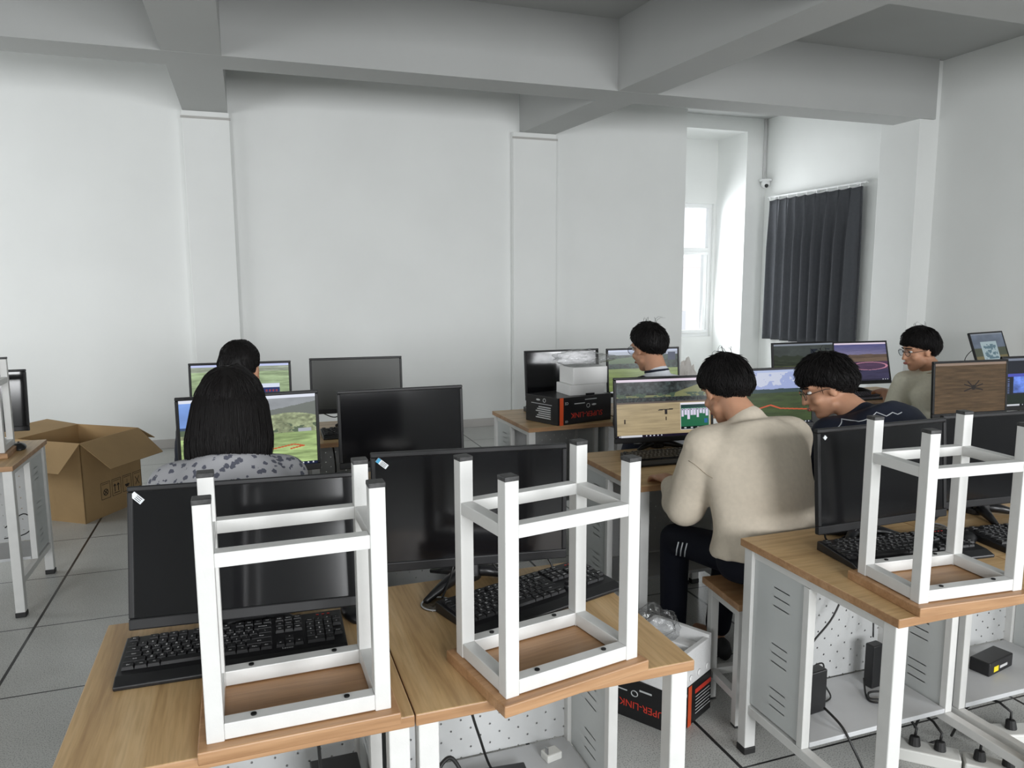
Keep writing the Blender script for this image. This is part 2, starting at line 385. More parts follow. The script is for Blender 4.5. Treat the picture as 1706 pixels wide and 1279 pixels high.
struct('baseboard_back', MB().span((XL, 7.868, 0), (-.48, YW, .09)).span((-.065, 7.868, 0), (2.77, YW, .09)).span((3.27, 7.868, 0), (4.85, YW, .09)).span((-.48, 7.788, 0), (-.065, 7.80, .09)).span((2.77, 7.788, 0), (3.27, 7.80, .09)), M['skirt'], 'grey tile skirting along the back wall')
struct('baseboard_right', MB().span((6.618, YF, 0), (XR, 5.93, .09)), M['skirt'], 'grey tile skirting along the right wall')

# windows
def window(name, axis, a0, a1, z0, z1, t, verts, transoms, label, fw=.055):
    root = MB(); P = (lambda a, tt, z: (a, tt, z)) if axis == 0 else (lambda a, tt, z: (tt, a, z))
    dt = .035
    root.span(P(a0, t-dt, z0), P(a1, t+dt, z0+fw)); root.span(P(a0, t-dt, z1-fw), P(a1, t+dt, z1))
    root.span(P(a0, t-dt, z0+fw), P(a0+fw, t+dt, z1-fw)); root.span(P(a1-fw, t-dt, z0+fw), P(a1, t+dt, z1-fw))
    for z in transoms: root.span(P(a0+fw, t-dt, z-.03), P(a1-fw, t+dt, z+.03))
    for a, za, zb, wd in verts: root.span(P(a-wd, t-.05, za), P(a+wd, t+.02, zb))
    o = root.build(name, M['pvc'], None, .004); o['kind'] = 'structure'; o['label'] = label; o['category'] = 'window'
    MB().span(P(a0+fw, t-.003, z0+fw), P(a1-fw, t+.003, z1-fw)).build('pane', M['pane'], o)
    return o
w1 = window('window_1', 0, 5.0, 6.40, .79, 2.69, 9.50, [(5.70, .845, 2.01, .035), (5.64, .845, 2.01, .02), (6.30, .845, 2.01, .03)], [2.04], 'white framed sliding window in the recess')
MB().span((5.67, 9.44, 1.97), (6.33, 9.49, 2.01)).span((5.67, 9.44, .845), (6.33, 9.49, .89)).build('sash', M['pvc'], w1, .003)
for i, (a0, a1, z0, z1) in enumerate(fh): window('window_%d' % (i+2), 0, a0, a1, z0, z1, YF-.12, [((a0+a1)/2, z0+.05, z1-.05, .03)], [2.4], 'white framed window in the wall behind the viewer')
window('window_6', 1, 4.6, 7.2, 1.1, 2.7, XL-.12, [(5.9, 1.15, 2.65, .03)], [2.3], 'added white framed window in the left wall, out of view')  # made-up window around the fill that lights the back wall
window('window_5', 1, 7.1, 8.38, .95, 2.62, 6.86, [(7.74, 1.0, 2.57, .03)], [2.1], 'white framed window hidden behind the dark curtain')

# pale building outside the recess window
M['facade'] = mat('pale_pink_facade', (.86, .80, .78, 1), .9); M['facadewin'] = mat('facade_window_glass', (.62, .62, .64, 1), .5)
b = thing('apartment_building', 'pale pinkish apartment building seen outside the narrow recess window', 'building', (16, 24, -9.1))
MB().span((-8, 0, 0), (8, 6, 11.2)).build('wall', M['facade'], b)
MB().span((-8.2, -.3, 11.2), (8.2, 6, 11.5)).build('roof', M['facade'], b)
for zz in (1.5, 4.8, 8.1):
    for xx in (-6.4, -4.2, -2.0, .2, 2.4, 4.6):
        wn = MB().span((xx, -.05, zz), (xx+1.2, .02, zz+1.5)).build('window', M['facadewin'], b)
    MB().span((-7, -.6, zz-.4), (7, 0, zz-.25)).span((-7, -.6, zz+.5), (7, -.55, zz+.55)).build('balcony', M['facade'], b)

# curtain, rail, camera, conduit
ct = thing('curtain', 'charcoal grey pleated curtain hanging from a thin white rail on the far wall', 'curtain', (6.66, 7.72, 0))
mb = MB(); NY, NZ = 200, 24; y0, y1 = -.80, .82
vs = []
for j in range(NZ+1):
    z = 2.655-(2.655-.815)*j/NZ; tt = j/NZ
    for i in range(NY+1):
        s_ = i/NY; ph = s_*9*2*math.pi+.5*math.sin(3*s_*math.pi)
        amp = .026+.030*min(1, tt*3)
        x = amp*(math.sin(ph)+.35*math.sin(2*ph+1))*(1+.3*math.sin(5*s_))
        pinch = .012*math.sin(2*ph)*(1-tt)
        vs.append((x, y0+(y1-y0)*s_+pinch+.02*tt*math.sin(s_*9), z+.010*math.sin(ph)*(1-tt)))
W_ = NY+1
fs = [(j*W_+i, j*W_+i+1, (j+1)*W_+i+1, (j+1)*W_+i) for j in range(NZ) for i in range(NY)]
o = mb.add(vs, fs).build('cloth', M['curtain'], ct, 0, True); sd = o.modifiers.new('s', 'SOLIDIFY'); sd.thickness = .003
mb = MB()
for k in range(10): mb.box((0, y0+.03+k*.175, 2.675), (.006, .012, .035))
mb.build('hook', M['pvc'], ct)
mb = MB().span((.01, -.84, 2.69), (.05, .87, 2.71))
for yy in (-.7, 0, .75): mb.span((.03, yy-.02, 2.68), (.09, yy+.02, 2.72))
mb.build('rail', M['pvc'], ct, .002)
cc = thing('security_camera', 'small white dome security camera on the column near the curtain', 'camera', (6.70, 8.756, 2.895))
mb = MB(); mb.tube([(0, 0, .035), (0, -.01, .035), (0, -.01, .028)], .05, 20)
MB().cyl((0, -.075, .03), (0, -.075, .055), .085, 24).span((-.05, -.075, .03), (.05, 0, .05)).build('mount', M['pvc'], cc, .004)
MB().ell((0, -.075, 0), (.06, 0, 0), (0, .06, 0), (0, 0, .06), 24).build('housing', M['pvc'], cc, 0, True)
MB().ell((-.015, -.115, -.03), (.028, 0, 0), (0, .022, 0), (0, 0, .028), 18).build('lens', M['dark'], cc, 0, True)
cd = tag(MB().span((6.695, 8.73, 2.945), (6.725, 8.756, 3.75)).build('cable_conduit', M['conduit'], None, .003), 'thin grey cable conduit running up the column above the security camera', 'conduit')

# ================================================================== screens
def fbm(u, v, sc, oct_=4, seed=0, ax=1, ay=1):
    r = np.random.default_rng(seed); out = np.zeros_like(u); amp = 1; tot = 0
    for o in range(oct_):
        fx, fy = max(2, int(sc*ax*2**o)), max(2, int(sc*ay*2**o)); g = r.random((fy+2, fx+2))
        x, y = u*fx, v*fy; xi, yi = np.clip(x.astype(int), 0, fx), np.clip(y.astype(int), 0, fy); xf, yf = x-xi, y-yi
        xf, yf = xf*xf*(3-2*xf), yf*yf*(3-2*yf)
        out += amp*((g[yi, xi]*(1-xf)+g[yi, xi+1]*xf)*(1-yf)+(g[yi+1, xi]*(1-xf)+g[yi+1, xi+1]*xf)*yf); tot += amp; amp *= .55
    return out/tot
SW, SH = 256, 144
U, V = np.meshgrid((np.arange(SW)+.5)/SW, (np.arange(SH)+.5)/SH)
col = lambda r, g, b: np.array([r, g, b], float)
def lay(img, mask, c, a=1.0):
    mk = (mask.astype(float)*a)[..., None]; return img*(1-mk)+np.asarray(c)*mk
def base(c): return np.ones((SH, SW, 3))*col(*c)
def shade(img, nz, amt, mask=None):
    f = 1+(nz-.5)[..., None]*amt
    if mask is not None: f = np.where(mask[..., None], f, 1)
    return img*f
def rect(x0, y0, x1, y1): return (U > x0) & (U < x1) & (V > y0) & (V < y1)
def bars(img, topc=(215, 220, 235), botc=(20, 24, 40)):
    img = lay(img, V > .955, topc); img = lay(img, V < .045, botc)
    for x in (.02, .3, .34, .38, .42, .46, .88, .92, .96): img = lay(img, rect(x, .012, x+.014, .034), (200, 205, 215))
    return lay(img, rect(.04, .006, .26, .04), (205, 208, 215))
def drone(img, cx, cy, s, c=(40, 35, 35)):
    for a in (.4, 1.0, 2.2, 2.7, 3.6, 5.9):
        for k in np.linspace(0, 1, 40):
            x, y = cx+math.cos(a)*s*k, cy+math.sin(a)*s*k*1.1; img = lay(img, (abs(U-x) < .006) & (abs(V-y) < .010), c, .8)
    return lay(img, ((U-cx)/.03)**2+((V-cy)/.05)**2 < 1, c)
def curve_(img, pts, c, th=.008):
    for (x0, y0), (x1, y1) in zip(pts, pts[1:]):
        for k in np.linspace(0, 1, 60):
            img = lay(img, (abs(U-(x0+(x1-x0)*k)) < th*.7) & (abs(V-(y0+(y1-y0)*k)) < th), c)
    return img
def s_meadow():     # girl's screen
    img = base((120, 160, 235)); img = lay(img, U > .3, (150, 155, 160)); sky = fbm(U, V, 4, seed=1)
    img = shade(img, sky, .3)
    h = .62+.12*np.clip((U-.15)*2, 0, 1)+.14*np.clip((U-.5)*2, 0, 1)+.04*fbm(U, U*0, 8, seed=2)
    img = lay(img, V < h, (112, 118, 112)); img = lay(img, (V < h) & (U < .3), (62, 82, 120))
    hill = .58+.17*np.sin(np.clip((U-.4)/.6, 0, 1)*2.4); img = lay(img, V < hill, (146, 156, 118))
    img = shade(img, fbm(U, V, 30, 3, 3), .7, (V < hill) & (V > .47)); tr = fbm(U, V, 26, 2, 5)
    img = lay(img, (V > .46) & (V < .60) & (tr > .55), (92, 108, 84))
    g = V < .47; img = lay(img, g, (158, 184, 116)); img = shade(img, fbm(U, V, 6, 5, 4, 1, 5), .75, g)
    img = lay(img, rect(.86, .47, .96, .52), (170, 175, 185)); img = curve_(img, [(.6, .24), (.72, .27), (.82, .30), (.9, .27), (.8, .24)], (205, 95, 50))
    img = curve_(img, [(.02, .24), (.2, .24)], (210, 110, 60)); return bars(img, (225, 230, 245), (22, 30, 62))
def s_field_popup():
    img = base((150, 172, 128)); img = lay(img, V > .86, (150, 160, 140)); img = shade(img, fbm(U, V, 6, 5, 9, 1, 5), .6)
    img = curve_(img, [(.05, .3), (.5, .34), (.7, .5)], (170, 150, 90), .006); img = lay(img, rect(.66, .1, .90, .62), (215, 225, 245))
    img = lay(img, rect(.66, .1, .90, .54), (36, 52, 110)); img = lay(img, rect(.67, .12, .86, .40), (50, 96, 190)); img = shade(img, fbm(U, V, 20, 3, 2), 1., rect(.67, .12, .86, .40))
    for k in range(6): img = lay(img, rect(.68+k*.035, .46, .70+k*.035, .50), (150, 60, 70))
    return bars(img, (190, 200, 245))
def s_green():
    img = base((118, 136, 74)); img = shade(img, fbm(U, V, 5, 4, 11, 1, 5), .4)
    img = lay(img, V > .56, (34, 52, 44)); img = shade(img, fbm(U, V, 30, 3, 12), 1.4, V > .56)
    h = .84-.18*abs(U-.35); img = lay(img, (V > .68) & (V < h) & (U < .62), (72, 96, 62)); img = lay(img, V > .88, (150, 160, 178))
    img = lay(img, rect(.86, .74, .97, .93), (40, 52, 80)); return bars(img, (180, 190, 215))
def s_tan():        # the cream sweater's screen
    img = base((170, 151, 114)); img = shade(img, fbm(U, V, 5, 5, 13, 1, 8), .28)
    img = lay(img, V > .60, (46, 54, 54)); img = shade(img, fbm(U, V, 34, 4, 14, 1, .7), 1.6, V > .60)
    img = lay(img, (V > .60) & (V < .70) & (fbm(U, V, 50, 2, 15) > .55), (30, 30, 38)); img = lay(img, (V > .69) & (V < .72+.28*np.clip((U-.55)*1.9, 0, 1)), (120, 124, 78))
    img = lay(img, (V > .68) & (V < .76) & (fbm(U, V, 22, 3, 17) > .52), (64, 84, 66)); img = lay(img, (V > .585) & (V < .61), (92, 80, 72))
    img = curve_(img, [(.44, .46), (.59, .47)], (40, 36, 36), .008); img = lay(img, rect(.505, .38, .53, .46), (40, 36, 36)); img = lay(img, rect(.51, .28, .522, .34), (60, 50, 40))
    img = lay(img, rect(.075, .24, .09, .32), (60, 50, 40))
    img = lay(img, rect(.67, .10, .985, .57), (230, 226, 236)); img = lay(img, rect(.675, .105, .98, .535), (32, 108, 72)); img = lay(img, rect(.675, .48, .98, .535), (26, 60, 60))
    for k in range(9):
        hgt = [.14, .11, .19, .12, .12, .16, .09, .10, .14][k]; x = .682+k*.033; img = lay(img, rect(x, .465-hgt, x+.026, .465), (214, 208, 232)); img = lay(img, rect(x+.006, .44, x+.016, .455), (90, 60, 110))
    img = lay(img, rect(.675, .105, .98, .155), (14, 26, 26)); 
    for k in range(4): img = lay(img, rect(.71+k*.07, .12, .735+k*.07, .14), (190, 200, 200))
    img = lay(img, rect(.93, .20, .965, .28), (38, 100, 160)); return bars(img, (222, 205, 222), (28, 22, 40))
def s_cloud():
    img = base((150, 165, 215)); cl = fbm(U, V, 6, 5, 21); img = lay(img, cl > .52, (205, 210, 225), .8)
    img = lay(img, V < .64+.03*fbm(U, U*0, 8, seed=3), (44, 66, 72)); img = lay(img, V < .58, (54, 72, 32)); img = shade(img, fbm(U, V, 5, 4, 22, 1, 5), .6, V < .58)
    img = curve_(img, [(.1, .24), (.3, .28), (.5, .36), (.62, .29), (.95, .25)], (210, 78, 40), .010); return bars(img, (170, 185, 225))
def s_dusk_green():
    img = base((58, 64, 62)); img = shade(img, fbm(U, V, 5, 3, 31), .5); img = lay(img, V < .62+.15*fbm(U, U*0, 5, seed=5), (48, 56, 44)); img = lay(img, V < .46, (76, 84, 52))
    img = shade(img, fbm(U, V, 8, 4, 32, 1, 4), .6, V < .62); img = lay(img, rect(.62, .55, .95, .86) & (fbm(U, V, 5, 3, 33) > .4), (28, 34, 46)); return bars(img, (130, 138, 150))
def s_purple():
    t_ = np.clip((V-.6)/.4, 0, 1)[..., None]; img = base((130, 122, 150))*(1-t_)+base((70, 72, 128))*t_
    img = lay(img, V < .66+.05*fbm(U, U*0, 6, seed=6), (96, 78, 66)); img = lay(img, V < .60, (110, 90, 74)); img = lay(img, V < .50, (78, 54, 82)); img = lay(img, V < .30, (58, 54, 84))
    img = shade(img, fbm(U, V, 6, 4, 41, 1, 5), .3); e_ = ((U-.68)/.30)**2+((V-.38)/.10)**2; img = lay(img, (e_ < 1.12) & (e_ > .86), (196, 128, 150)); img = curve_(img, [(.36, .42), (.44, .38), (.38, .34)], (220, 70, 90), .012)
    return bars(img, (222, 205, 225), (40, 38, 60))
def s_brown():
    img = base((92, 72, 50)); img = shade(img, fbm(U, V, 5, 5, 51, 1, 7), .55); img = drone(img, .54, .50, .14); img = lay(img, rect(0, .95, 1, 1), (150, 128, 112))
    return img
def s_darkapp():
    img = base((34, 38, 48)); img = lay(img, V > .95, (120, 128, 145)); img = lay(img, rect(.02, .62, .9, .68), (70, 80, 190)); img = lay(img, rect(.16, .28, .7, .62), (84, 116, 205)); img = shade(img, fbm(U, V, 10, 4, 61), 1., rect(.16, .28, .7, .62))
    for k in range(8): img = lay(img, rect(.03, .28+k*.04, .10, .295+k*.04), (110, 130, 190))
    return bars(lay(img, rect(0, .045, 1, .24), (30, 42, 34)), (120, 128, 145), (14, 16, 24))
def s_window():
    img = base((92, 104, 122)); img = shade(img, fbm(U, V, 4, 3, 71), .3); img = lay(img, V < .55, (70, 76, 62)); img = lay(img, V < .3, (110, 100, 66)); img = lay(img, rect(.24, .12, .74, .74), (150, 170, 176))
    img = lay(img, rect(.30, .2, .7, .66) & (fbm(U, V, 14, 3, 72) > .52), (84, 112, 124)); return bars(img, (120, 128, 140))
M['lit'] = None
m, n, l, p = nmat('backlit_display'); ca = n.new('ShaderNodeVertexColor'); ca.layer_name = 'picture'
p.inputs['Base Color'].default_value = (.006, .006, .006, 1); p.inputs['Roughness'].default_value = .25; p.inputs['Specular IOR Level'].default_value = .2
l.new(ca.outputs[0], p.inputs['Emission Color']); p.inputs['Emission Strength'].default_value = .95; M['lit'] = m
def display_mesh(painter, w_, h_):
    img = painter(); g_ = img.mean(axis=2, keepdims=True); img = np.clip(img*.86+g_*.14, 0, 255)/255.; lin = np.where(img <= .04045, img/12.92, ((img+.055)/1.055)**2.4)
    W1 = SW+1; jj, ii = np.meshgrid(np.arange(SH+1), np.arange(W1), indexing='ij')
    co = np.stack([(ii/SW-.5)*w_, ii*0., jj/SH*h_], -1).reshape(-1, 3)
    q0 = (np.arange(SH)[:, None]*W1+np.arange(SW)[None]).ravel(); lv = np.stack([q0, q0+1, q0+W1+1, q0+W1], -1).ravel(); nf = SH*SW
    me = bpy.data.meshes.new('display'); me.vertices.add(len(co)); me.vertices.foreach_set('co', co.ravel())
    me.loops.add(nf*4); me.loops.foreach_set('vertex_index', lv.astype(np.int32)); me.polygons.add(nf)
    me.polygons.foreach_set('loop_start', np.arange(nf, dtype=np.int32)*4); me.update(calc_edges=True); me.materials.append(M['lit'])
    at = me.color_attributes.new('picture', 'FLOAT_COLOR', 'CORNER')
    rgba = np.ones((SH*SW, 4, 4)); rgba[..., :3] = lin.reshape(-1, 1, 3); me.update(); at.data.foreach_set('color', rgba.ravel()); return me

MW, MH = .535, .328
def monitor(label, x, y, z, yaw, tilt, painter=None, glass=None, sticker=None, bez=(.013, .013, .026), base_z=.75, group='desktop monitors', feet=((-.13, .035), (.13, .035))):
    """x,y,z: bottom centre of the panel front; yaw/tilt in degrees"""
    root = thing('monitor', label, 'monitor', (x, y, base_z), (0, 0, math.radians(yaw)), group)
    R = Matrix.Rotation(-math.radians(tilt), 4, 'X'); T = Matrix.Translation((0, 0, z-base_z)) @ R
    def place(o): o.matrix_local = T; return o
    s_, t_, b_ = bez; mb = MB()
    mb.span((-MW/2, 0, 0), (MW/2, .018, b_)).span((-MW/2, 0, MH-t_), (MW/2, .018, MH)).span((-MW/2, 0, b_), (-MW/2+s_, .018, MH-t_)).span((MW/2-s_, 0, b_), (MW/2, .018, MH-t_))
    mb.span((-MW/2+.004, .014, .004), (MW/2-.004, .022, MH-.004))
    place(mb.build('bezel', M['bezel'], root, .003))
    mb = MB(); mb.prism([(-.22, .02), (.22, .02), (.13, .055), (-.13, .055)], .03, MH-.05)
    place(mb.build('back_cover', M['bezel'], root, .008))
    dw, dh = MW-2*s_, MH-t_-b_
    if painter: d = link('display', display_mesh(painter, dw, dh), root); d.matrix_local = T @ Matrix.Translation((0, .004, b_))
    else: d = MB().span((-dw/2, .004, b_), (dw/2, .012, b_+dh)).build('display', M[glass or 'glass_off'], root); place(d)
    if sticker:
        st = MB(); ang, sw, sh, two, ox = sticker; Rm = Matrix.Rotation(ang, 3, 'Y'); cx, cz = -MW/2+ox, MH-.028
        st.box((cx, .002, cz), (sw, .003, sh), Rm, 0)
        if two: st.box(Vector((cx, .0015, cz))+Rm @ Vector((-sw*.36, 0, 0)), (sw*.26, .0032, sh), Rm, 1)
        for k in range(3 if sw > .02 else 0): st.box(Vector((cx, .0005, cz))+Rm @ Vector((sw*.12, 0, sh*(.28-.28*k))), (sw*.5, .001, sh*.1), Rm, 2)
        place(st.build('sticker', [M['sticker'], M['stickerblue'], M['dark']], root))
    zb = z-base_z; mb = MB()
    mb.box((0, .095, (zb+.13)/2+.01), (.058, .022, zb+.13), Matrix.Rotation(-.12, 3, 'X'))
    mb.build('neck', M['dark'], root, .004)
    for sx in (-1, 1):
        mb = MB(); a = Vector((0, .11, .024)); b_e = Vector((*feet[0 if sx < 0 else 1], .006)); c_e = Vector((sx*.10, .165, .006))
        mb.tube([a, a.lerp(b_e, .5)+Vector((0, 0, .006)), b_e], [.020, .017, .008], 8)
        mb.tube([a, a.lerp(c_e, .5), c_e], [.018, .014, .006], 8); mb.build('foot', M['dark'], root, 0, True)
    MB().cyl((0, .11, 0), (0, .11, .02), .042, 20).build('base', M['dark'], root, .003)
    return root

# ================================================================== desks
DW, DD = .6425, .65
def desk(label, x, y, grain='wood_x', yaw=0, group='computer desks', ends=(1, 1)):
    root = thing('computer_desk', label, 'desk', (x, y, 0), (0, 0, yaw), group)
    g = .001
    edge_mats(MB().span((g, 0, .725), (DW-g, DD, .75)).build('tabletop', [M[grain], M['edge']], root, .0025))
    for k, (lx, ly) in enumerate(((.03, .035), (DW-.03, .035), (.03, DD-.035), (DW-.03, DD-.035))):
        lg = MB().box((lx, ly, .374), (.042, .042, .70)).build('leg', M['white'], root, .003)
        MB().box((lx, ly, .012), (.046, .046, .024)).build('foot', M['rubber'], lg, .003)
    mb = MB()
    for lx in (.03, DW-.03): mb.span((lx-.012, .056, .695), (lx+.012, DD-.056, .7249))
    mb.span((.05, DD-.05, .695), (DW-.05, DD-.02, .7249)); mb.build('rail', M['white'], root, .002)
    for lx in (.03, DW-.03):
        MB().span((lx-.015, .056, .15), (lx+.015, DD-.056, .18)).build('stretcher', M['white'], root, .002)
        MB().span((lx-.009, .36, .19), (lx+.009, DD-.058, .694)).build('side_panel', M['louvre'], root)
        MB().span((lx-.014, .335, .181), (lx+.014, .36, .694)).build('panel_post', M['white'], root, .002)
    MB().span((.045, DD-.028, .20), (DW-.045, DD-.022, .694)).build('back_panel', M['peg'], root)
    MB().span((.046, .335, .181), (DW-.046, DD-.03, .197)).build('shelf', M['grey'], root, .002)
    return root
X1, X2, X3 = -.366, 1.515, 3.47; R1, R2, R3 = 1.37, 2.69, 4.02
desk('oak-topped desk in the left foreground with the first upturned stool', X1, R1, 'wood_y')
desk('oak-topped desk in the foreground with the middle upturned stool and a slanted keyboard', X1+DW, R1, 'wood_y')
desk('oak-topped desk in the right foreground whose louvred end panel faces the aisle', X2, R1, 'wood_x')
desk('oak-topped desk at the right edge of the photo, front row', X2+DW, R1, 'wood_x')
desk('desk in the second row at which the person in the flowered blouse sits', X1, R2)
desk('desk in the second row under the switched-off monitor beside the flowered blouse', X1+DW, R2)
desk('desk in the second row at which the person in the cream sweater sits', X2, R2, 'wood_x')
desk('desk in the second row at which the person in the navy jacket sits', X2+DW, R2)
desk('desk in the second row under the monitor with the brown picture', X3, R2)
desk('desk in the second row under the monitor with the blue window, at the right edge', X3+DW, R2)
desk('desk in the third row at which the short-haired person behind the long black hair sits', X1, R3)
desk('desk in the third row under the olive-black monitor near the back wall', X1+DW, R3)
desk('desk in the third row carrying the black carton with white boxes on top', X2, R3, 'wood_x', .02)
desk('desk in the third row at which the person in the navy and white shirt sits', X2+DW+.01, R3+.013)
desk('desk in the third row under the dark landscape monitor left of the purple one', X3, R3)
desk('desk in the third row under the purple landscape monitor', X3+DW, R3)
desk('desk at the left edge of the photo beside the big open cardboard carton', -1.712, R3, 'wood_y')
desk('desk near the right wall carrying the tilted far monitor', 5.76, 4.45)

# ================================================================== monitors
G = 'desktop monitors'
monitor('large switched-off monitor behind the left upturned stool, white sticker on its corner', -.023, 1.80, .812, -4.6, 14, sticker=(.75, .03, .014, 0, .022))
monitor('switched-off monitor behind the middle upturned stool, blue and white sticker on its corner', .552, 1.90, .827, -7.4, 0, feet=((-.135, -.045), (.12, .08)), sticker=(.70, .034, .013, 1, .03))
monitor('switched-off glossy black monitor in the second row beside the long black hair', .601, 3.10, .828, -.3, 3.3)
monitor('lit monitor with a green meadow in front of the person with long black hair', -.008, 3.09, .838, 3.5, 1, s_meadow)
monitor('lit monitor with a small blue window, in front of the short-haired person at left', -.049, 4.36, .838, -4, 4, s_field_popup)
monitor('switched-off olive-black monitor in the third row near the back wall', .592, 4.43, .835, -5.3, 5, glass='glass_olive')
monitor('switched-off monitor behind the black carton with white boxes', 1.976, 4.573, .821, -.5, 5.4)
monitor('lit monitor with a green field, before the person in the navy and white shirt', 2.525, 4.462, .825, -4.4, 5.7, s_green)
monitor('lit monitor with a tan field and a green card game, before the cream sweater', 1.955, 3.235, .800, -6, 6, s_tan)
monitor('lit monitor with clouds over a green field, before the navy jacket', 2.60, 3.24, .815, -3.3, 5, s_cloud)
monitor('lit monitor with a dim dusky landscape, left neighbour of the purple one', 3.776, 4.36, .834, -1.6, 6.3, s_dusk_green)
monitor('lit monitor with a purple landscape and a pink loop', 4.335, 4.40, .825, -6, 15, s_purple)
monitor('lit monitor with a brown picture of a small drone', 3.95, 3.177, .809, -4.4, 3.2, s_brown)
monitor('lit monitor with a dark screen and a blue window at the right edge', 4.515, 3.20, .815, -4.4, 3.2, s_darkapp)
monitor('switched-off monitor behind the right upturned stool, tiny white sticker on its corner', 1.895, 1.79, .822, 1, 5, sticker=(.8, .011, .011, 0, .03))
monitor('switched-off monitor at the right edge, front row', 2.49, 1.85, .813, -4.5, 3, feet=((-.06, -.035), (.13, .035)))
monitor('small-looking tilted lit monitor far right near the wall', 6.17, 4.75, .835, 11, 20, s_window)
monitor('switched-off monitor at the left edge behind the upturned stool', -1.39, 4.57, .822, -2, 4)

# ================================================================== stools
def make_stool(label, loc, rot, group='stools upturned on the desks'):
    """upright stool: seat on top, origin at the floor centre"""
    root = thing('stool', label, 'stool', loc, rot, group)
    Wd, Dp, fw, fd, tb = .365, .268, .335, .225, .031
    edge_mats(MB().box((0, 0, .4655), (Wd, Dp, .025)).build('seat', [M['seatwood'], M['edge']], root, .0025))
    for sx in (-1, 1):
        for sy in (-1, 1):
            cx, cy = sx*(fw-tb)/2, sy*(fd-tb)/2
            lg = MB().box((cx, cy, .2285), (tb, tb, .449)).build('leg', M['white'], root, .002)
            MB().box((cx, cy, .004), (tb+.0015, tb+.0015, .010)).build('end_cap', M['cap'], lg, .002)
    for z, nm in ((.435, 'seat_rail'), (.112, 'stretcher')):
        hh = .031 if nm == 'seat_rail' else .027
        for sy in (-1, 1): MB().box((0, sy*(fd-tb)/2, z), (fw-2*tb, tb-.002, hh)).build(nm, M['white'], root, .0015)
        for sx in (-1, 1): MB().box((sx*(fw-tb)/2, 0, z), (tb-.002, fd-2*tb, hh)).build(nm, M['white'], root, .0015)
    for sy in (-1, 1):
        for sx in (-1, 1): MB().cyl((sx*.085, sy*(fd-tb)/2, .4195), (sx*.085, sy*(fd-tb)/2, .4170), .0055, 12).build('screw', M['screw'], root)
    return root
UP = .75+.478
st = make_stool('white-framed stool upturned on the left foreground desk', (.060, 1.478, UP), (math.pi, 0, .014))
dup(st, 'white-framed stool upturned on the middle foreground desk', (.593, 1.462, UP), (math.pi, 0, .19))
dup(st, 'white-framed stool upturned on the right foreground desk', (1.765, 1.480, UP), (math.pi, 0, -.075))
dup(st, 'white-framed stool upturned on the desk at the left edge', (-1.325, 4.33, UP), (math.pi, 0, .05))
SG = 'stools people sit on'
dup(st, 'stool with a wooden seat under the person in the cream sweater', (1.765, 2.20, 0), (0, 0, -.1), SG)
dup(st, 'stool under the person in the navy jacket', (2.52, 2.20, 0), (0, 0, .05), SG)
dup(st, 'stool under the person in the flowered blouse', (-.06, 2.28, 0), (0, 0, 0), SG)
dup(st, 'stool under the short-haired person in the third row at left', (-.06, 3.62, 0), (0, 0, 0), SG)
dup(st, 'stool under the person in the navy and white shirt', (2.07, 3.60, 0), (0, 0, 0), SG)
dup(st, 'stool under the person in the pale T-shirt', (4.22, 3.55, 0), (0, 0, .3), SG)

# ================================================================== keyboards
def key_mesh(w_, legend, d_=.0172):
    mb = MB(); h = .007; a, b_ = .0, .0022
    vs = [(-w_/2+.0006, -d_/2+.0006, 0), (w_/2-.0006, -d_/2+.0006, 0), (w_/2-.0006, d_/2-.0006, 0), (-w_/2+.0006, d_/2-.0006, 0),
          (-w_/2+b_, -d_/2+b_, h), (w_/2-b_, -d_/2+b_, h), (w_/2-b_, d_/2-b_*.7, h), (-w_/2+b_, d_/2-b_*.7, h)]
    mb.add(vs, [(0, 3, 2, 1), (4, 5, 6, 7), (0, 1, 5, 4), (1, 2, 6, 5), (2, 3, 7, 6), (3, 0, 4, 7)])
    if legend:
        sz = .0085 if len(legend) == 1 else .0048
        add_text(mb, legend, sz, Matrix.Translation((0, .001, h+.0001)), 1, .0001)
    return mb.mesh('key', [M['key'], M['legend']])
ROWS = [
 [('Esc', 1), (None, 1), ('F1', 1), ('F2', 1), ('F3', 1), ('F4', 1), (None, .5), ('F5', 1), ('F6', 1), ('F7', 1), ('F8', 1), (None, .5), ('F9', 1), ('F10', 1), ('F11', 1), ('F12', 1), (None, .35), ('PrtSc', 1), ('ScrLk', 1), ('Pause', 1)],
 [(c, 1) for c in '`1234567890-=']+[('Backspace', 2), (None, .35), ('Ins', 1), ('Home', 1), ('PgUp', 1), (None, .35), ('Num', 1), ('/', 1), ('*', 1), ('-', 1)],
 [('Tab', 1.5)]+[(c, 1) for c in 'QWERTYUIOP[]']+[('\\', 1.5), (None, .35), ('Del', 1), ('End', 1), ('PgDn', 1), (None, .35), ('7', 1), ('8', 1), ('9', 1), ('+', 1)],
 [('Caps', 1.75)]+[(c, 1) for c in "ASDFGHJKL;'"]+[('Enter', 2.25), (None, 3.7), ('4', 1), ('5', 1), ('6', 1)],
 [('Shift', 2.25)]+[(c, 1) for c in 'ZXCVBNM,./']+[('Shift', 2.75), (None, 1.35), ('^', 1), (None, 1.35), ('1', 1), ('2', 1), ('3', 1), ('Enter', 1)],
 [('Ctrl', 1.25), ('Win', 1.25), ('Alt', 1.25), ('', 6.25), ('Alt', 1.25), ('Fn', 1.25), ('Menu', 1.25), ('Ctrl', 1.25), (None, .35), ('<', 1), ('v', 1), ('>', 1), (None, .35), ('0', 2), ('.', 1)]]
KM = {}
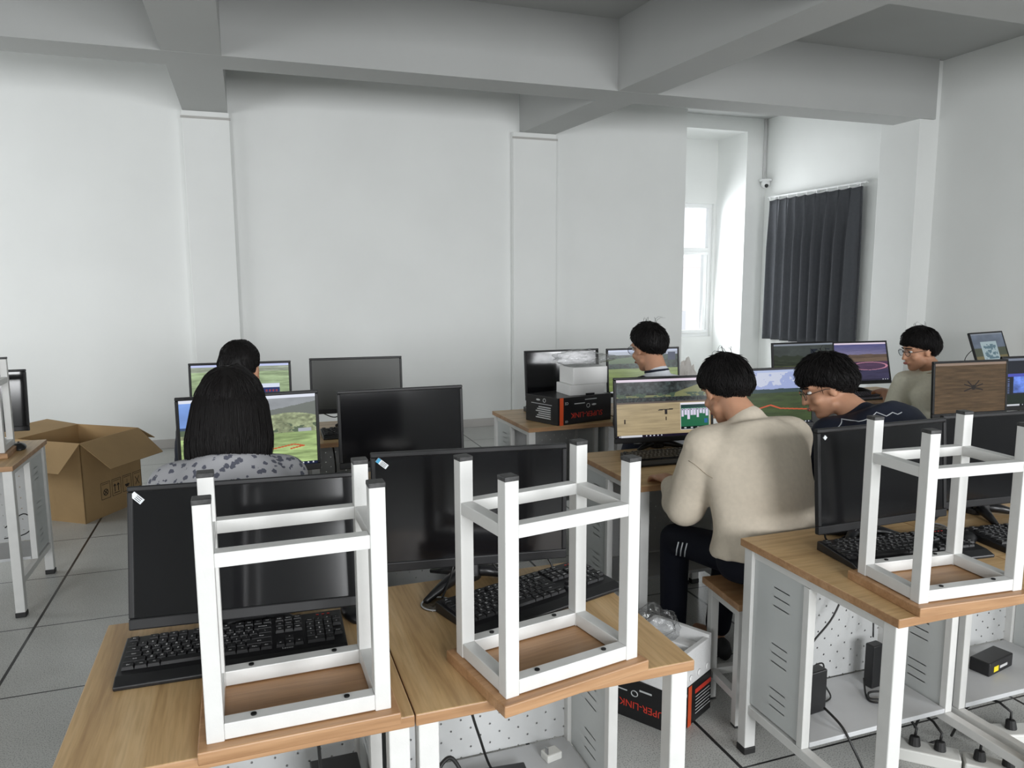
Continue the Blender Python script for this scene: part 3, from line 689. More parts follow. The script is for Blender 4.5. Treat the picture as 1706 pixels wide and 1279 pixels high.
def make_keyboard(label, loc, yaw, z=.75):
    """origin: back-left corner on the table"""
    root = thing('keyboard', label, 'keyboard', (loc[0], loc[1], z), (0, 0, yaw), 'black keyboards')
    KW, KD = .488, .196; tilt = .07
    mb = MB(); prof = [(0, 0), (-KD, 0), (-KD, .010), (-KD+.03, .019), (-.005, .030), (0, .028)]
    vs = [(x, y, zz) for x in (0, KW) for y, zz in prof]; k = len(prof)
    mb.add(vs, [tuple(range(k)), tuple(range(2*k-1, k-1, -1))]+[(i, i+k, (i+1) % k+k, (i+1) % k) for i in range(k)])
    mb.build('body', M['dark'], root, .003)
    u = (KW-.018)/22.55; slope = (.030-.019)/(KD-.035); ang = math.atan(slope)
    def zat(y): return .0192+(y+KD-.03)*slope
    for r_i, row in enumerate(ROWS):
        x = .009; y = -.024-r_i*.0218-(.004 if r_i else 0)
        for lg, wd in row:
            if lg is None: x += wd*u; continue
            kk = (lg, wd)
            if kk not in KM: KM[kk] = key_mesh(wd*u, lg, .0205)
            o = link('key', KM[kk], root); o.location = (x+wd*u/2, y, zat(y)); o.rotation_euler = (ang, 0, 0); x += wd*u
    mb = MB(); add_text(mb, 'Lecoo', .010, Matrix.Translation((.355, -.152, zat(-.152)+.0006)) @ Matrix.Rotation(ang, 4, 'X'), 0, .0001)
    mb.build('logo', M['legend'], root)
    mb = MB()
    for k_ in range(3): mb.box((.43+k_*.013, -.018, zat(-.018)+.001), (.006, .003, .001))
    mb.build('indicator', M['redled'], root)
    return root
kb = make_keyboard('black keyboard under the left upturned stool and its switched-off monitor', (-.300, 1.862), -.02)
dup(kb, 'black keyboard lying slanted behind the middle upturned stool', (.425, 1.815), (0, 0, .305))
dup(kb, 'black keyboard under the right upturned stool, mouse resting on its desk corner', (1.675, 1.845), (0, 0, -.10))
dup(kb, 'black keyboard at the right edge of the front row', (2.225, 1.785), (0, 0, -.12))
dup(kb, 'black keyboard before the person in the cream sweater', (1.67, 3.175), (0, 0, -.05))
dup(kb, 'black keyboard before the person in the navy jacket', (2.28, 3.165), (0, 0, -.05))
dup(kb, 'black keyboard before the person in the flowered blouse', (-.25, 3.04), (0, 0, 0))
dup(kb, 'black keyboard under the switched-off monitor of the second row', (.34, 3.03), (0, 0, 0))
dup(kb, 'black keyboard under the olive-black monitor', (.36, 4.30), (0, 0, 0))
dup(kb, 'black keyboard under the hands of the person in the pale T-shirt', (4.08, 4.33), (0, 0, 0))
dup(kb, 'black keyboard partly hidden behind the black carton', (1.70, 4.605), (0, 0, -.03))
dup(kb, 'black keyboard before the person in the navy and white shirt', (2.30, 4.36), (0, 0, -.03))
# mice
def mouse(label, x, y, yaw):
    root = thing('mouse', label, 'mouse', (x, y, .75), (0, 0, yaw), 'computer mice')
    mb = MB(); secs = []
    for k in range(9):
        t_ = -1+2*k/8; s_ = math.sqrt(max(0, 1-abs(t_*.985)**2.6)); secs.append(((0, t_*.055, .001+.012*s_), (.031*s_+.002, 0, 0), (0, 0, .018*s_+.001)))
    mb.loft(secs, 18); link('shell', mb.mesh('shell', M['dark'], True), root)
    MB().cyl((-.004, .030, .028), (.004, .030, .028), .006, 12).build('wheel', M['rubber'], root); return root
mouse('black mouse on the desk at the left edge', -1.145, 4.44, .3)
mouse('black mouse right of the keyboard under the right upturned stool', 2.185, 1.74, -1.0)
mouse('black mouse right of the keyboard beside the left upturned stool', .225, 1.86, .2)

# grommet plates of the tabletops
def grommet(label, x, y):
    root = thing('cable_grommet', label, 'grommet', (x, y, .75), (0, 0, 0), 'cable grommets')
    MB().tube([(0, 0, 0), (0, 0, .003)], .045, 28).build('plate', M['film'], root)
    mb = MB(); mb.tube([(.042*math.cos(a*math.pi/14), .042*math.sin(a*math.pi/14), .003) for a in range(29)], .002, 6, 0, False).build('ring', M['grey'], root)
grommet('round clear cable cover on the desk left of the slanted keyboard', .44, 1.855)
grommet('round clear cable cover on the right foreground desk between the keyboards', 2.21, 1.885)

# ================================================================== cables
def cable(label, pts, r=.0032, group='black cables', sub=6):
    P = [Vector(p) for p in pts]; out = []
    for i in range(len(P)-1):
        p0, p1, p2, p3 = P[max(i-1, 0)], P[i], P[i+1], P[min(i+2, len(P)-1)]
        for k in range(sub):
            t_ = k/sub; out.append(.5*((2*p1)+(p2-p0)*t_+(2*p0-5*p1+4*p2-p3)*t_*t_+(3*p1-p0-3*p2+p3)*t_**3))
    out.append(P[-1]); return tag(MB().tube(out, r, 8).build('cable', M['cable'], None, 0, True), label, 'cable', group)
cable('black cables hanging behind the left foreground monitor over the desk', [(-.10, 1.90, .86), (-.08, 1.92, .80), (-.02, 1.95, .765), (.03, 1.93, .80), (.02, 1.90, .85)])
cable('black cable loop left of the stand of the left foreground monitor', [(-.14, 1.89, .86), (-.10, 1.91, .79), (-.04, 1.93, .775), (-.01, 1.92, .83), (0, 1.90, .86)])
cable('black cable crossing the desk right of the left foreground monitor stand', [(.02, 1.90, .84), (.08, 1.94, .78), (.14, 1.95, .80), (.19, 1.93, .82), (.21, 1.90, .775), (.24, 1.87, .757)])
cable('black cable curling on the desk under the middle foreground monitor', [(.60, 1.97, .86), (.63, 1.93, .80), (.68, 1.885, .755), (.73, 1.91, .755), (.80, 1.935, .755), (.86, 1.945, .757)])
cable('short black cable hanging from the right corner of the middle foreground monitor', [(.76, 1.93, .84), (.79, 1.92, .80), (.80, 1.90, .757)])
cable('thin black cable from the middle monitor stand to the round cable cover', [(.52, 1.96, .84), (.50, 1.94, .79), (.46, 1.88, .757)])
cable('black cables hanging under the right foreground monitor', [(1.74, 1.84, .86), (1.72, 1.86, .79), (1.76, 1.87, .757), (1.84, 1.87, .78), (1.90, 1.84, .84)])
cable('black cable under the monitor at the right edge, front row', [(2.40, 1.93, .86), (2.30, 1.93, .78), (2.22, 1.90, .757), (2.34, 1.94, .80), (2.45, 1.94, .85)])
cable('black cable behind the keyboard at the right edge', [(2.55, 1.93, .84), (2.60, 1.94, .80), (2.68, 1.93, .775)])
cable('black cable loops under the card game monitor', [(1.86, 3.30, .85), (1.87, 3.31, .78), (1.93, 3.32, .765), (1.98, 3.31, .83)])
cable('black cable right of the stand of the card game monitor', [(2.0, 3.30, .83), (2.05, 3.33, .79), (2.10, 3.33, .78), (2.13, 3.30, .84)])
cable('black cables hanging under the cloud monitor', [(2.62, 3.31, .84), (2.66, 3.34, .77), (2.72, 3.34, .76), (2.76, 3.30, .84)])
cable('black cables tangled under the olive-black monitor', [(.40, 4.50, .83), (.47, 4.52, .80), (.55, 4.50, .84), (.62, 4.52, .79)])
cable('thin black cable hanging from the tilted far monitor', [(6.0, 4.84, 1.0), (5.93, 4.86, .92), (5.88, 4.84, .757)])
cable('black cable hanging inside the right foreground desk down to the power adapter', [(1.93, 1.94, .72), (1.90, 1.93, .60), (1.83, 1.92, .47), (1.73, 1.90, .40), (1.70, 1.88, .355), (1.71, 1.87, .335)])
cable('black cable looping over the shelf behind the adapter of the right foreground desk', [(1.71, 1.87, .335), (1.76, 1.88, .33), (1.77, 1.88, .26), (1.80, 1.88, .203), (1.74, 1.86, .203)], .0028)
cable('thick black cable from the adapter down over the shelf and across the floor', [(1.70, 1.80, .23), (1.70, 1.72, .21), (1.71, 1.67, .15), (1.76, 1.66, .06), (1.88, 1.72, .006), (2.02, 1.78, .006), (2.16, 1.77, .03)], .004)
cable('black cable hanging to the upright adapter at the right foreground desk', [(2.02, 1.95, .72), (2.01, 1.93, .55), (2.0, 1.91, .37)], .0028)
cable('coiled black cable on the shelf below the upright adapter', [(1.96, 1.90, .23)]+[(1.95+.045*math.cos(a), 1.82+.03*math.sin(a), .203+.002*k) for k, a in enumerate([2.6, 4, 5.4, 6.8, 8.2, 9.6, 11])], .0035)
cable('black cable under the middle upturned stool going down to the shelf', [(.46, 1.62, .72), (.47, 1.66, .58), (.52, 1.74, .42), (.58, 1.83, .26), (.63, 1.85, .21), (.68, 1.84, .203), (.71, 1.79, .203), (.70, 1.74, .203)], .0035)
cable('thick black cable coil on the shelf of the middle foreground desk', [(.40, 1.80, .203), (.43, 1.84, .28), (.47, 1.86, .30), (.50, 1.85, .25), (.50, 1.83, .203)], .006)
cable('thin dark cable hanging between the two foreground desks', [(.315, 1.45, .45), (.31, 1.5, .3), (.30, 1.52, .10), (.31, 1.55, .006)], .004)
cable('black cable behind the left foreground desk', [(.10, 1.60, .72), (.11, 1.66, .5), (.13, 1.70, .21)], .004)
cable('black cable loop at the far left desk', [(-1.22, 4.36, .36), (-1.14, 4.38, .42), (-1.10, 4.40, .36), (-1.15, 4.42, .30), (-1.25, 4.44, .28)], .003)
cable('black cables under the desk with the black carton', [(1.76, 4.63, .72), (1.72, 4.55, .5), (1.70, 4.5, .21)], .004)
cable('black cables under the third row desk beside the dark hair', [(.44, 4.60, .72), (.46, 4.5, .5), (.43, 4.45, .21)], .005)

# adapters and power strips
def adapter(label, x, y, z, dims, yaw=0, lab=False):
    root = thing('power_adapter', label, 'adapter', (x, y, z), (0, 0, yaw), 'black power adapters')
    MB().box((0, 0, dims[2]/2), dims).build('case', M['dark'], root, .004)
    if lab: MB().box((-.035, -dims[1]/2-.0006, dims[2]*.42), (.030, .001, .020)).build('label', M['yellow'], root); MB().box((.015, -dims[1]/2-.0006, dims[2]*.42), (.05, .001, .010)).build('label', M['legend'], root)
    return root
adapter('black power adapter standing on the shelf beside the louvred panel', 1.695, 1.845, .197, (.075, .038, .145), .1)
adapter('slim upright black power adapter farther right on the same shelf', 2.0, 1.90, .197, (.052, .036, .155), .1)
adapter('black power adapter with a yellow label on the shelf at the right edge', 2.50, 1.85, .197, (.16, .07, .05), .2, True)
adapter('black power adapter leaning behind the one with a yellow label', 2.42, 1.93, .197, (.07, .05, .13), .3)
adapter('flat black box on the shelf of the middle foreground desk', .585, 1.82, .197, (.20, .12, .035), -.1)
adapter('dark box on the shelf of the left foreground desk', .155, 1.78, .197, (.12, .10, .20))
pb = thing('socket_adapter', 'small white plug adapter on the shelf of the middle foreground desk', 'adapter', (.79, 1.905, .197), (0, 0, .2))
MB().box((0, 0, .012), (.052, .04, .024)).build('body', M['socket'], pb, .004); MB().box((-.02, -.006, .034), (.004, .012, .02)).build('pin', M['steel'], pb)
def strip(label, x, y, yaw, plugs):
    root = thing('power_strip', label, 'power strip', (x, y, 0), (0, 0, yaw), 'white power strips')
    MB().box((0, 0, .022), (.19, .075, .044)).build('body', M['socket'], root, .005)
    for k, px in enumerate(plugs):
        q = MB().cyl((px, 0, .044), (px, .005, .075), .019, 14, 0, .015).build('plug', M['rubber'], root, .003)
        MB().tube([(px, .005, .07), (px+.004, .01, .10), (px-.02, .04, .12), (px-.05, .10, .11), (px-.06, .16, .02)], .0045, 8).build('cord', M['cable'], q, 0, True)
    return root
strip('white power strip on the floor, farther one with a single row of plugs', 2.085, 1.735, -.75, (-.04, .035))
strip('white power strip on the floor, nearer one with black plugs', 2.225, 1.595, -.75, (-.05, .03))
strip('white power strip lying under the right foreground desk near its front leg', 2.45, 1.72, -.3, (.0,))

# ================================================================== boxes
A_F, A_R, A_B = Vector((-1.083, 5.53, 0)), Vector((-.792, 6.01, 0)), Vector((-1.24, 6.33, 0)); A_L = A_F+(A_B-A_R)
cr = thing('cardboard_carton', 'big open brown cardboard carton with its flaps folded out on the floor', 'carton', tuple(A_F))
hC = .55; P4 = [Vector((0, 0, 0)), A_R-A_F, A_B-A_F, A_L-A_F]; cen = sum(P4, Vector())/4
mb = MB()
for i in range(4):
    a, b_ = P4[i], P4[(i+1) % 4]; nn = (a+b_)/2-cen; nn.z = 0; nn.normalize(); q = [a, b_, b_-nn*.006, a-nn*.006]
    mb.add([Vector((v.x, v.y, 0)) for v in q]+[Vector((v.x, v.y, hC)) for v in q], [(0, 1, 2, 3), (7, 6, 5, 4), (0, 4, 5, 1), (1, 5, 6, 2), (2, 6, 7, 3), (3, 7, 4, 0)])
mb.add([Vector((v.x, v.y, .004)) for v in P4], [(0, 1, 2, 3)]); mb.build('body', M['card'], cr)
def flap(i, length, ang, inset=.03):
    a, b_ = P4[i], P4[(i+1) % 4]; nn = (a+b_)/2-cen; nn.z = 0; nn.normalize(); d = (b_-a).normalized()
    out = nn*math.cos(ang)+Vector((0, 0, 1))*math.sin(ang); up = Vector((0, 0, hC)); th = (Vector((0, 0, 1))*math.cos(ang)-nn*math.sin(ang))*.005
    q = [a+up, b_+up, b_+up+out*length-d*inset, a+up+out*length+d*inset]
    MB().add([v for v in q]+[v-th for v in q], [(0, 1, 2, 3), (7, 6, 5, 4), (0, 4, 5, 1), (1, 5, 6, 2), (2, 6, 7, 3), (3, 7, 4, 0)]).build('flap', M['card'], cr)
flap(0, .275, -.62, .02); flap(3, .24, -.75, .02); flap(1, .24, -.5); flap(2, .26, .12)
d0 = (P4[1]-P4[0]).normalized(); n0 = (P4[0]+P4[1])/2-cen; n0.z = 0; n0.normalize()
mb = MB(); ups = Vector((0, 0, 1))
def on_face(u_, z_): return P4[0]+d0*u_+ups*z_+n0*.0015
def bar(u0, z0, u1, z1, th=.0035):
    a, b_ = on_face(u0, z0), on_face(u1, z1); t_ = (b_-a).normalized(); s_ = n0.cross(t_)*th/2; mb.add([a-s_, b_-s_, b_+s_, a+s_], [(0, 1, 2, 3)])
for k in range(4):
    u0 = .155+k*.105; z0, z1 = .12, .235; u1 = u0+.085
    for q in ((u0, z0, u1, z0), (u1, z0, u1, z1), (u1, z1, u0, z1), (u0, z1, u0, z0), (u0+.01, z1-.012, u1-.01, z1-.012)): bar(*q)
    c_ = u0+.0425
    if k == 0:
        for a_ in range(8): bar(c_+.022*math.cos(a_*.785), .165+.022*math.sin(a_*.785), c_+.022*math.cos((a_+1)*.785), .165+.022*math.sin((a_+1)*.785), .006)
        bar(c_-.015, .15, c_+.015, .18, .006); bar(c_-.015, .18, c_+.015, .15, .006)
    elif k == 1:
        for s_ in (-.017, .017): bar(c_+s_, .145, c_+s_, .195, .007); bar(c_+s_-.011, .185, c_+s_, .20, .006); bar(c_+s_+.011, .185, c_+s_, .20, .006)
        bar(c_-.03, .136, c_+.03, .136, .005)
    elif k == 2: bar(c_-.022, .165, c_+.022, .165, .012); bar(c_-.014, .155, c_+.014, .155, .01); bar(c_, .175, c_, .205, .003)
    else: bar(c_-.02, .14, c_+.02, .20, .005); bar(c_+.02, .14, c_-.02, .20, .005)
mb.build('handling_marks', M['print'], cr)
mb = MB(); add_text(mb, 'CTN:', .055, frame_mtx(on_face(.455, .335), -d0, -ups), 0, .0004); bar(.43, .375, .50, .378, .010); mb.build('lettering', M['print'], cr)

def product_box(label, F, R, L, z0, h, chamfer=True):
    """F front corner, R right corner, L left corner (xy)"""
    F, R, L = Vector((*F, 0)), Vector((*R, 0)), Vector((*L, 0)); root = thing('product_carton', label, 'carton', (F.x, F.y, z0), (0, 0, 0), 'black product cartons')
    r_, l_ = R-F, L-F; wr, wl = r_.length, l_.length; rd, ld = r_.normalized(), l_.normalized()
    pts = [Vector((0, 0, 0)), r_, r_+l_, l_]; mb = MB()
    c = .03 if chamfer else 0
    mb.add([p_ for p_ in pts]+[p_+ups*h for p_ in pts], [(0, 1, 2, 3), (7, 6, 5, 4), (0, 4, 5, 1), (1, 5, 6, 2), (2, 6, 7, 3), (3, 7, 4, 0)]); mb.build('body', M['boxblack'], root, .003)
    nr = Vector((rd.y, -rd.x, 0)); nr = nr if nr.dot(-l_) > 0 else -nr; nl = Vector((ld.y, -ld.x, 0)); nl = nl if nl.dot(-r_) > 0 else -nl
    return root, rd, ld, nr, nl, wr, wl
def facequad(mb, o_, d, nn, u0, z0, u1, z1, mi=0, e_=.001):
    q = [o_+d*u0+ups*z0, o_+d*u1+ups*z0, o_+d*u1+ups*z1, o_+d*u0+ups*z1]; mb.add([v+nn*e_ for v in q], [(0, 1, 2, 3)], mi)
O = Vector((0, 0, 0))
# carton on the third-row desk: left side shows data lines + stripe, right side shows the name upside down
bx, rd, ld, nr, nl, wr, wl = product_box('black product carton with an orange stripe on the third row desk, white boxes on top', (1.705, 4.03), (2.10, 4.12), (1.60, 4.29), .75, .165)
mb = MB(); facequad(mb, O, rd, nr, .012, .0, .040, .165); mb.build('stripe', M['boxorange'], bx)
mb = MB(); right = -rd
add_text(mb, 'SUPER-LINK', .046, frame_mtx(O+rd*.215+ups*.055+nr*.0012, -rd, -ups), 0); mb.build('lettering', M['boxred'], bx)
mb = MB()
for k in range(6): facequad(mb, O, ld, nl, .06, .03+k*.013, .19-.012*(k % 3), .037+k*.013)
facequad(mb, O, ld, nl, .05, .115, .23, .119); facequad(mb, O, rd, nr, .12, .12, .20, .126); facequad(mb, O, rd, nr, .20, .140, .29, .146)
mb.tube([O+rd*(.225+.012*math.cos(a*.524))+ups*(.105+.012*math.sin(a*.524))+nr*.001 for a in range(13)], .0018, 5, 0, False)
mb.ell(O+rd*.27+ups*.108+nr*.0005, rd*.018, ups*.006, nr*.0008, 12)
mb.ell(O+ld*.17+ups*.14+nl*.0005, ld*.018, ups*.006, nl*.0008, 12); mb.tube([O+ld*(.115+.011*math.cos(a*.524))+ups*(.14+.011*math.sin(a*.524))+nl*.001 for a in range(13)], .0018, 5, 0, False)
mb.build('small_print', M['boxwhite'], bx)
mb = MB(); add_text(mb, 'CE', .022, frame_mtx(O+rd*.063+ups*.13+nr*.0012, -rd, -ups), 0); add_text(mb, 'CE', .018, frame_mtx(O+rd*.063+ups*.02+nr*.0012, -rd, -ups), 0); mb.build('mark', M['boxwhite'], bx)
wb = thing('white_box', 'flat white paperboard box lying on the black carton, lower of the two', 'box', (1.925, 4.20, .915), (0, 0, .04), 'white paperboard boxes')
MB().box((0, 0, .032), (.235, .19, .064)).build('body', M['paper'], wb, .003); MB().box((.02, -.0955, .006), (.06, .002, .010)).build('thumb_cut', M['dark'], wb)
wb2 = thing('white_box', 'white paperboard box on top of the flat one, under the plastic bag', 'box', (1.945, 4.20, .979), (0, 0, .06), 'white paperboard boxes')
MB().box((0, 0, .053), (.235, .19, .106)).build('body', M['paper'], wb2, .006)
def film_blob(name, label, c, rad, seed, cat='plastic bag', sub=4, tail=None):
    bm = bmesh.new(); bmesh.ops.create_icosphere(bm, subdivisions=sub, radius=1)
    for v in bm.verts:
        d = v.co.copy(); s_ = 1+.34*mnoise.noise(d*2.1+Vector((seed, 0, 0)))+.16*abs(mnoise.noise(d*6+Vector((0, seed, 0))))
        v.co = Vector((d.x*rad[0]*s_, d.y*rad[1]*s_, max(-rad[2]*.9, d.z*rad[2]*s_)))
        if tail:
            k = max(0, d.dot(Vector(tail).normalized()))**14; v.co += Vector(tail)*k
    me = bpy.data.meshes.new(name); bm.to_mesh(me); bm.free(); me.materials.append(M['film'])
    o = link(name, me); o.location = (c[0], c[1], c[2]+rad[2]*.9+.001); return tag(o, label, cat, None)
film_blob('plastic_bag', 'crumpled clear plastic bag lying on the white boxes of the third row', (1.90, 4.19, 1.085), (.155, .10, .05), 3.1, tail=(.11, -.02, .0))
# carton on the floor
bx, rd, ld, nr, nl, wr, wl = product_box('black product carton with an orange stripe on the floor beside the middle foreground desk', (1.362, 2.13), (1.583, 2.25), (1.18, 2.415), 0, .155)
mb = MB(); facequad(mb, O, rd, nr, .075, 0, .10, .155); mb.build('stripe', M['boxorange'], bx)
mb = MB(); add_text(mb, 'SUPER-LINK', .038, frame_mtx(O+ld*.132+ups*.06+nl*.0012, ld, -ups), 0); mb.build('lettering', M['boxred'], bx); mb = MB(); facequad(mb, O, rd, nr, .125, .11, .245, .128); mb.build('red_band', M['boxred'], bx)
mb = MB()
for k in range(6): facequad(mb, O, rd, nr, .13, .03+k*.013, .245-.01*(k % 2), .0335+k*.013)
facequad(mb, O, ld, nl, .10, .12, .15, .127); facequad(mb, O, ld, nl, .20, .105, .27, .110); mb.build('small_print', M['boxwhite'], bx)
mb = MB(); mb.tube([O+ld*(.17+.013*math.cos(a*.524))+ups*(.105+.011*math.sin(a*.524))+nl*.001 for a in range(13)], .0018, 5, 0, False)
mb.build('emblem', M['boxwhite'], bx)
mb = MB(); add_text(mb, 'CE', .02, frame_mtx(O+rd*.055+ups*.13+nr*.0012, -rd, -ups), 0); mb.build('mark', M['boxwhite'], bx)
# polystyrene tray on it
ft = thing('foam_tray', 'white polystyrene packing tray on the floor carton, wrapped in clear film', 'packing', (1.41, 2.295, .155), (0, 0, .5))
mb = MB(); mb.box((0, 0, .05), (.25, .24, .10)).box((-.115, 0, .12), (.022, .24, .05)).box((.115, 0, .12), (.022, .24, .05)).box((0, -.11, .115), (.22, .022, .035)).box((0, .11, .12), (.22, .022, .05)).box((.02, 0, .11), (.03, .2, .03))
for k in range(4): mb.cyl((-.09+k*.06, -.122, .03), (-.09+k*.06, -.128, .03), .012, 12)
mb.build('tray', M['foam'], ft, .005)
o = film_blob('plastic_bag', 'crumpled clear plastic bag on the polystyrene tray beside the dark trousers', (1.37, 2.31, .275), (.085, .078, .068), 8.4)
tag(film_blob('plastic_bag', 'crumpled white plastic bag on the wall side behind the navy and white shirt', (4.677, 7.3, 0), (.10, .09, 0.364), 5.5), 'crumpled white plastic bag standing on the floor behind the navy and white shirt', 'plastic bag')
bpy.data.objects['plastic_bag.002'].data.materials[0] = mat('milky_plastic_film', (.85, .8, .76, 1), .4, spec=.5)

# ================================================================== people
def smooth(a, b, x): t_ = min(1, max(0, (x-a)/(b-a))); return t_*t_*(3-2*t_)
def hairline(y, fringe):
    pts = [(-1, -.86), (-.5, -.74), (-.15, -.46), (.15, -.14), (.45, .12 if not fringe else -.02), (.75, .42 if not fringe else .18), (1.01, .50 if not fringe else .22)]
    for (a, za), (b_, zb) in zip(pts, pts[1:]):
        if y <= b_: return za+(zb-za)*(y-a)/(b_-a)
    return .5
def arm_blobs(mb, S, E, W_, r0, r1, r2):
    mb.capsule(S, E, r0, r1); mb.capsule(E, W_, r1*.98, r2)
def hand(mb, W_, dirn, palm_n, s=1.0, curl=.5, side=1):
    """dirn: wrist->fingers, palm_n: normal out of the back of the hand; side=+1 thumb towards right of dirn x palm_n"""
    d = Vector(dirn).normalized(); nn = Vector(palm_n); nn = (nn-d*nn.dot(d)).normalized(); rr = d.cross(nn).normalized()
    W_ = Vector(W_); pc = W_+d*.045*s
    mb.ell(pc, rr*.041*s, nn*.016*s, d*.052*s, 14)
    for k, (off, ln) in enumerate(((-.030, .062), (-.010, .078), (.010, .082), (.030, .074))):
        b0 = W_+d*.085*s+rr*off*s*side; q = b0; cd = d.copy()
        for j, fr in enumerate((.42, .33, .25)):
            cd = (cd-nn*curl*(.35+.25*j)).normalized(); q2 = q+cd*ln*fr*s; mb.capsule(q, q2, .0092*s-.0008*j, .0088*s-.0010*j, 10); q = q2
        mb.capsule(pc+rr*off*s*side*.8, b0, .011*s, .0095*s, 10)
    t0 = W_+d*.030*s+rr*.030*s*side; t1 = t0+(d*.5+rr*side*.75-nn*.35)*.038*s; t2 = t1+(d*.85+rr*side*.25-nn*.35)*.032*s
    mb.capsule(t0-rr*side*.012, t1, .013*s, .0105*s, 10); mb.capsule(t1, t2, .0105*s, .0085*s, 10)

def torso(mb, secs, grow=0.0, mi=0):
    """secs: (centre, half width, half depth, right vector)"""
    cs = [Vector(s_[0]) for s_ in secs]; out = []
    for i, (c, a, b_, rv) in enumerate(secs):
        t_ = (cs[min(i+1, len(cs)-1)]-cs[max(i-1, 0)]).normalized(); rv = Vector(rv); rv = (rv-t_*rv.dot(t_)).normalized(); f = t_.cross(rv)
        out.append((Vector(c), rv*(a+grow), f*(b_+grow)))
    out = [(out[0][0], out[0][1]*.55, out[0][2]*.55)]+[(c, u, v) for c, u, v in out]+[(out[-1][0]+(cs[-1]-cs[-2])*.05, out[-1][1]*.7, out[-1][2]*.7)]
    mb.loft(out, 28, mi)
def lerp_secs(secs, sub=4):
    out = []
    n_ = len(secs)
    for i in range(n_-1):
        for k in range(sub):
            t_ = k/sub; p0, p1, p2, p3 = secs[max(i-1, 0)], secs[i], secs[i+1], secs[min(i+2, n_-1)]
            cr_ = lambda a, b_, c, d: .5*((2*b_)+(c-a)*t_+(2*a-5*b_+4*c-d)*t_*t_+(3*b_-a-3*c+d)*t_**3)
            out.append((cr_(Vector(p0[0]), Vector(p1[0]), Vector(p2[0]), Vector(p3[0])), cr_(p0[1], p1[1], p2[1], p3[1]), cr_(p0[2], p1[2], p2[2], p3[2]), Vector(p1[3]).lerp(Vector(p2[3]), t_)))
    out.append((Vector(secs[-1][0]), secs[-1][1], secs[-1][2], Vector(secs[-1][3]))); return out

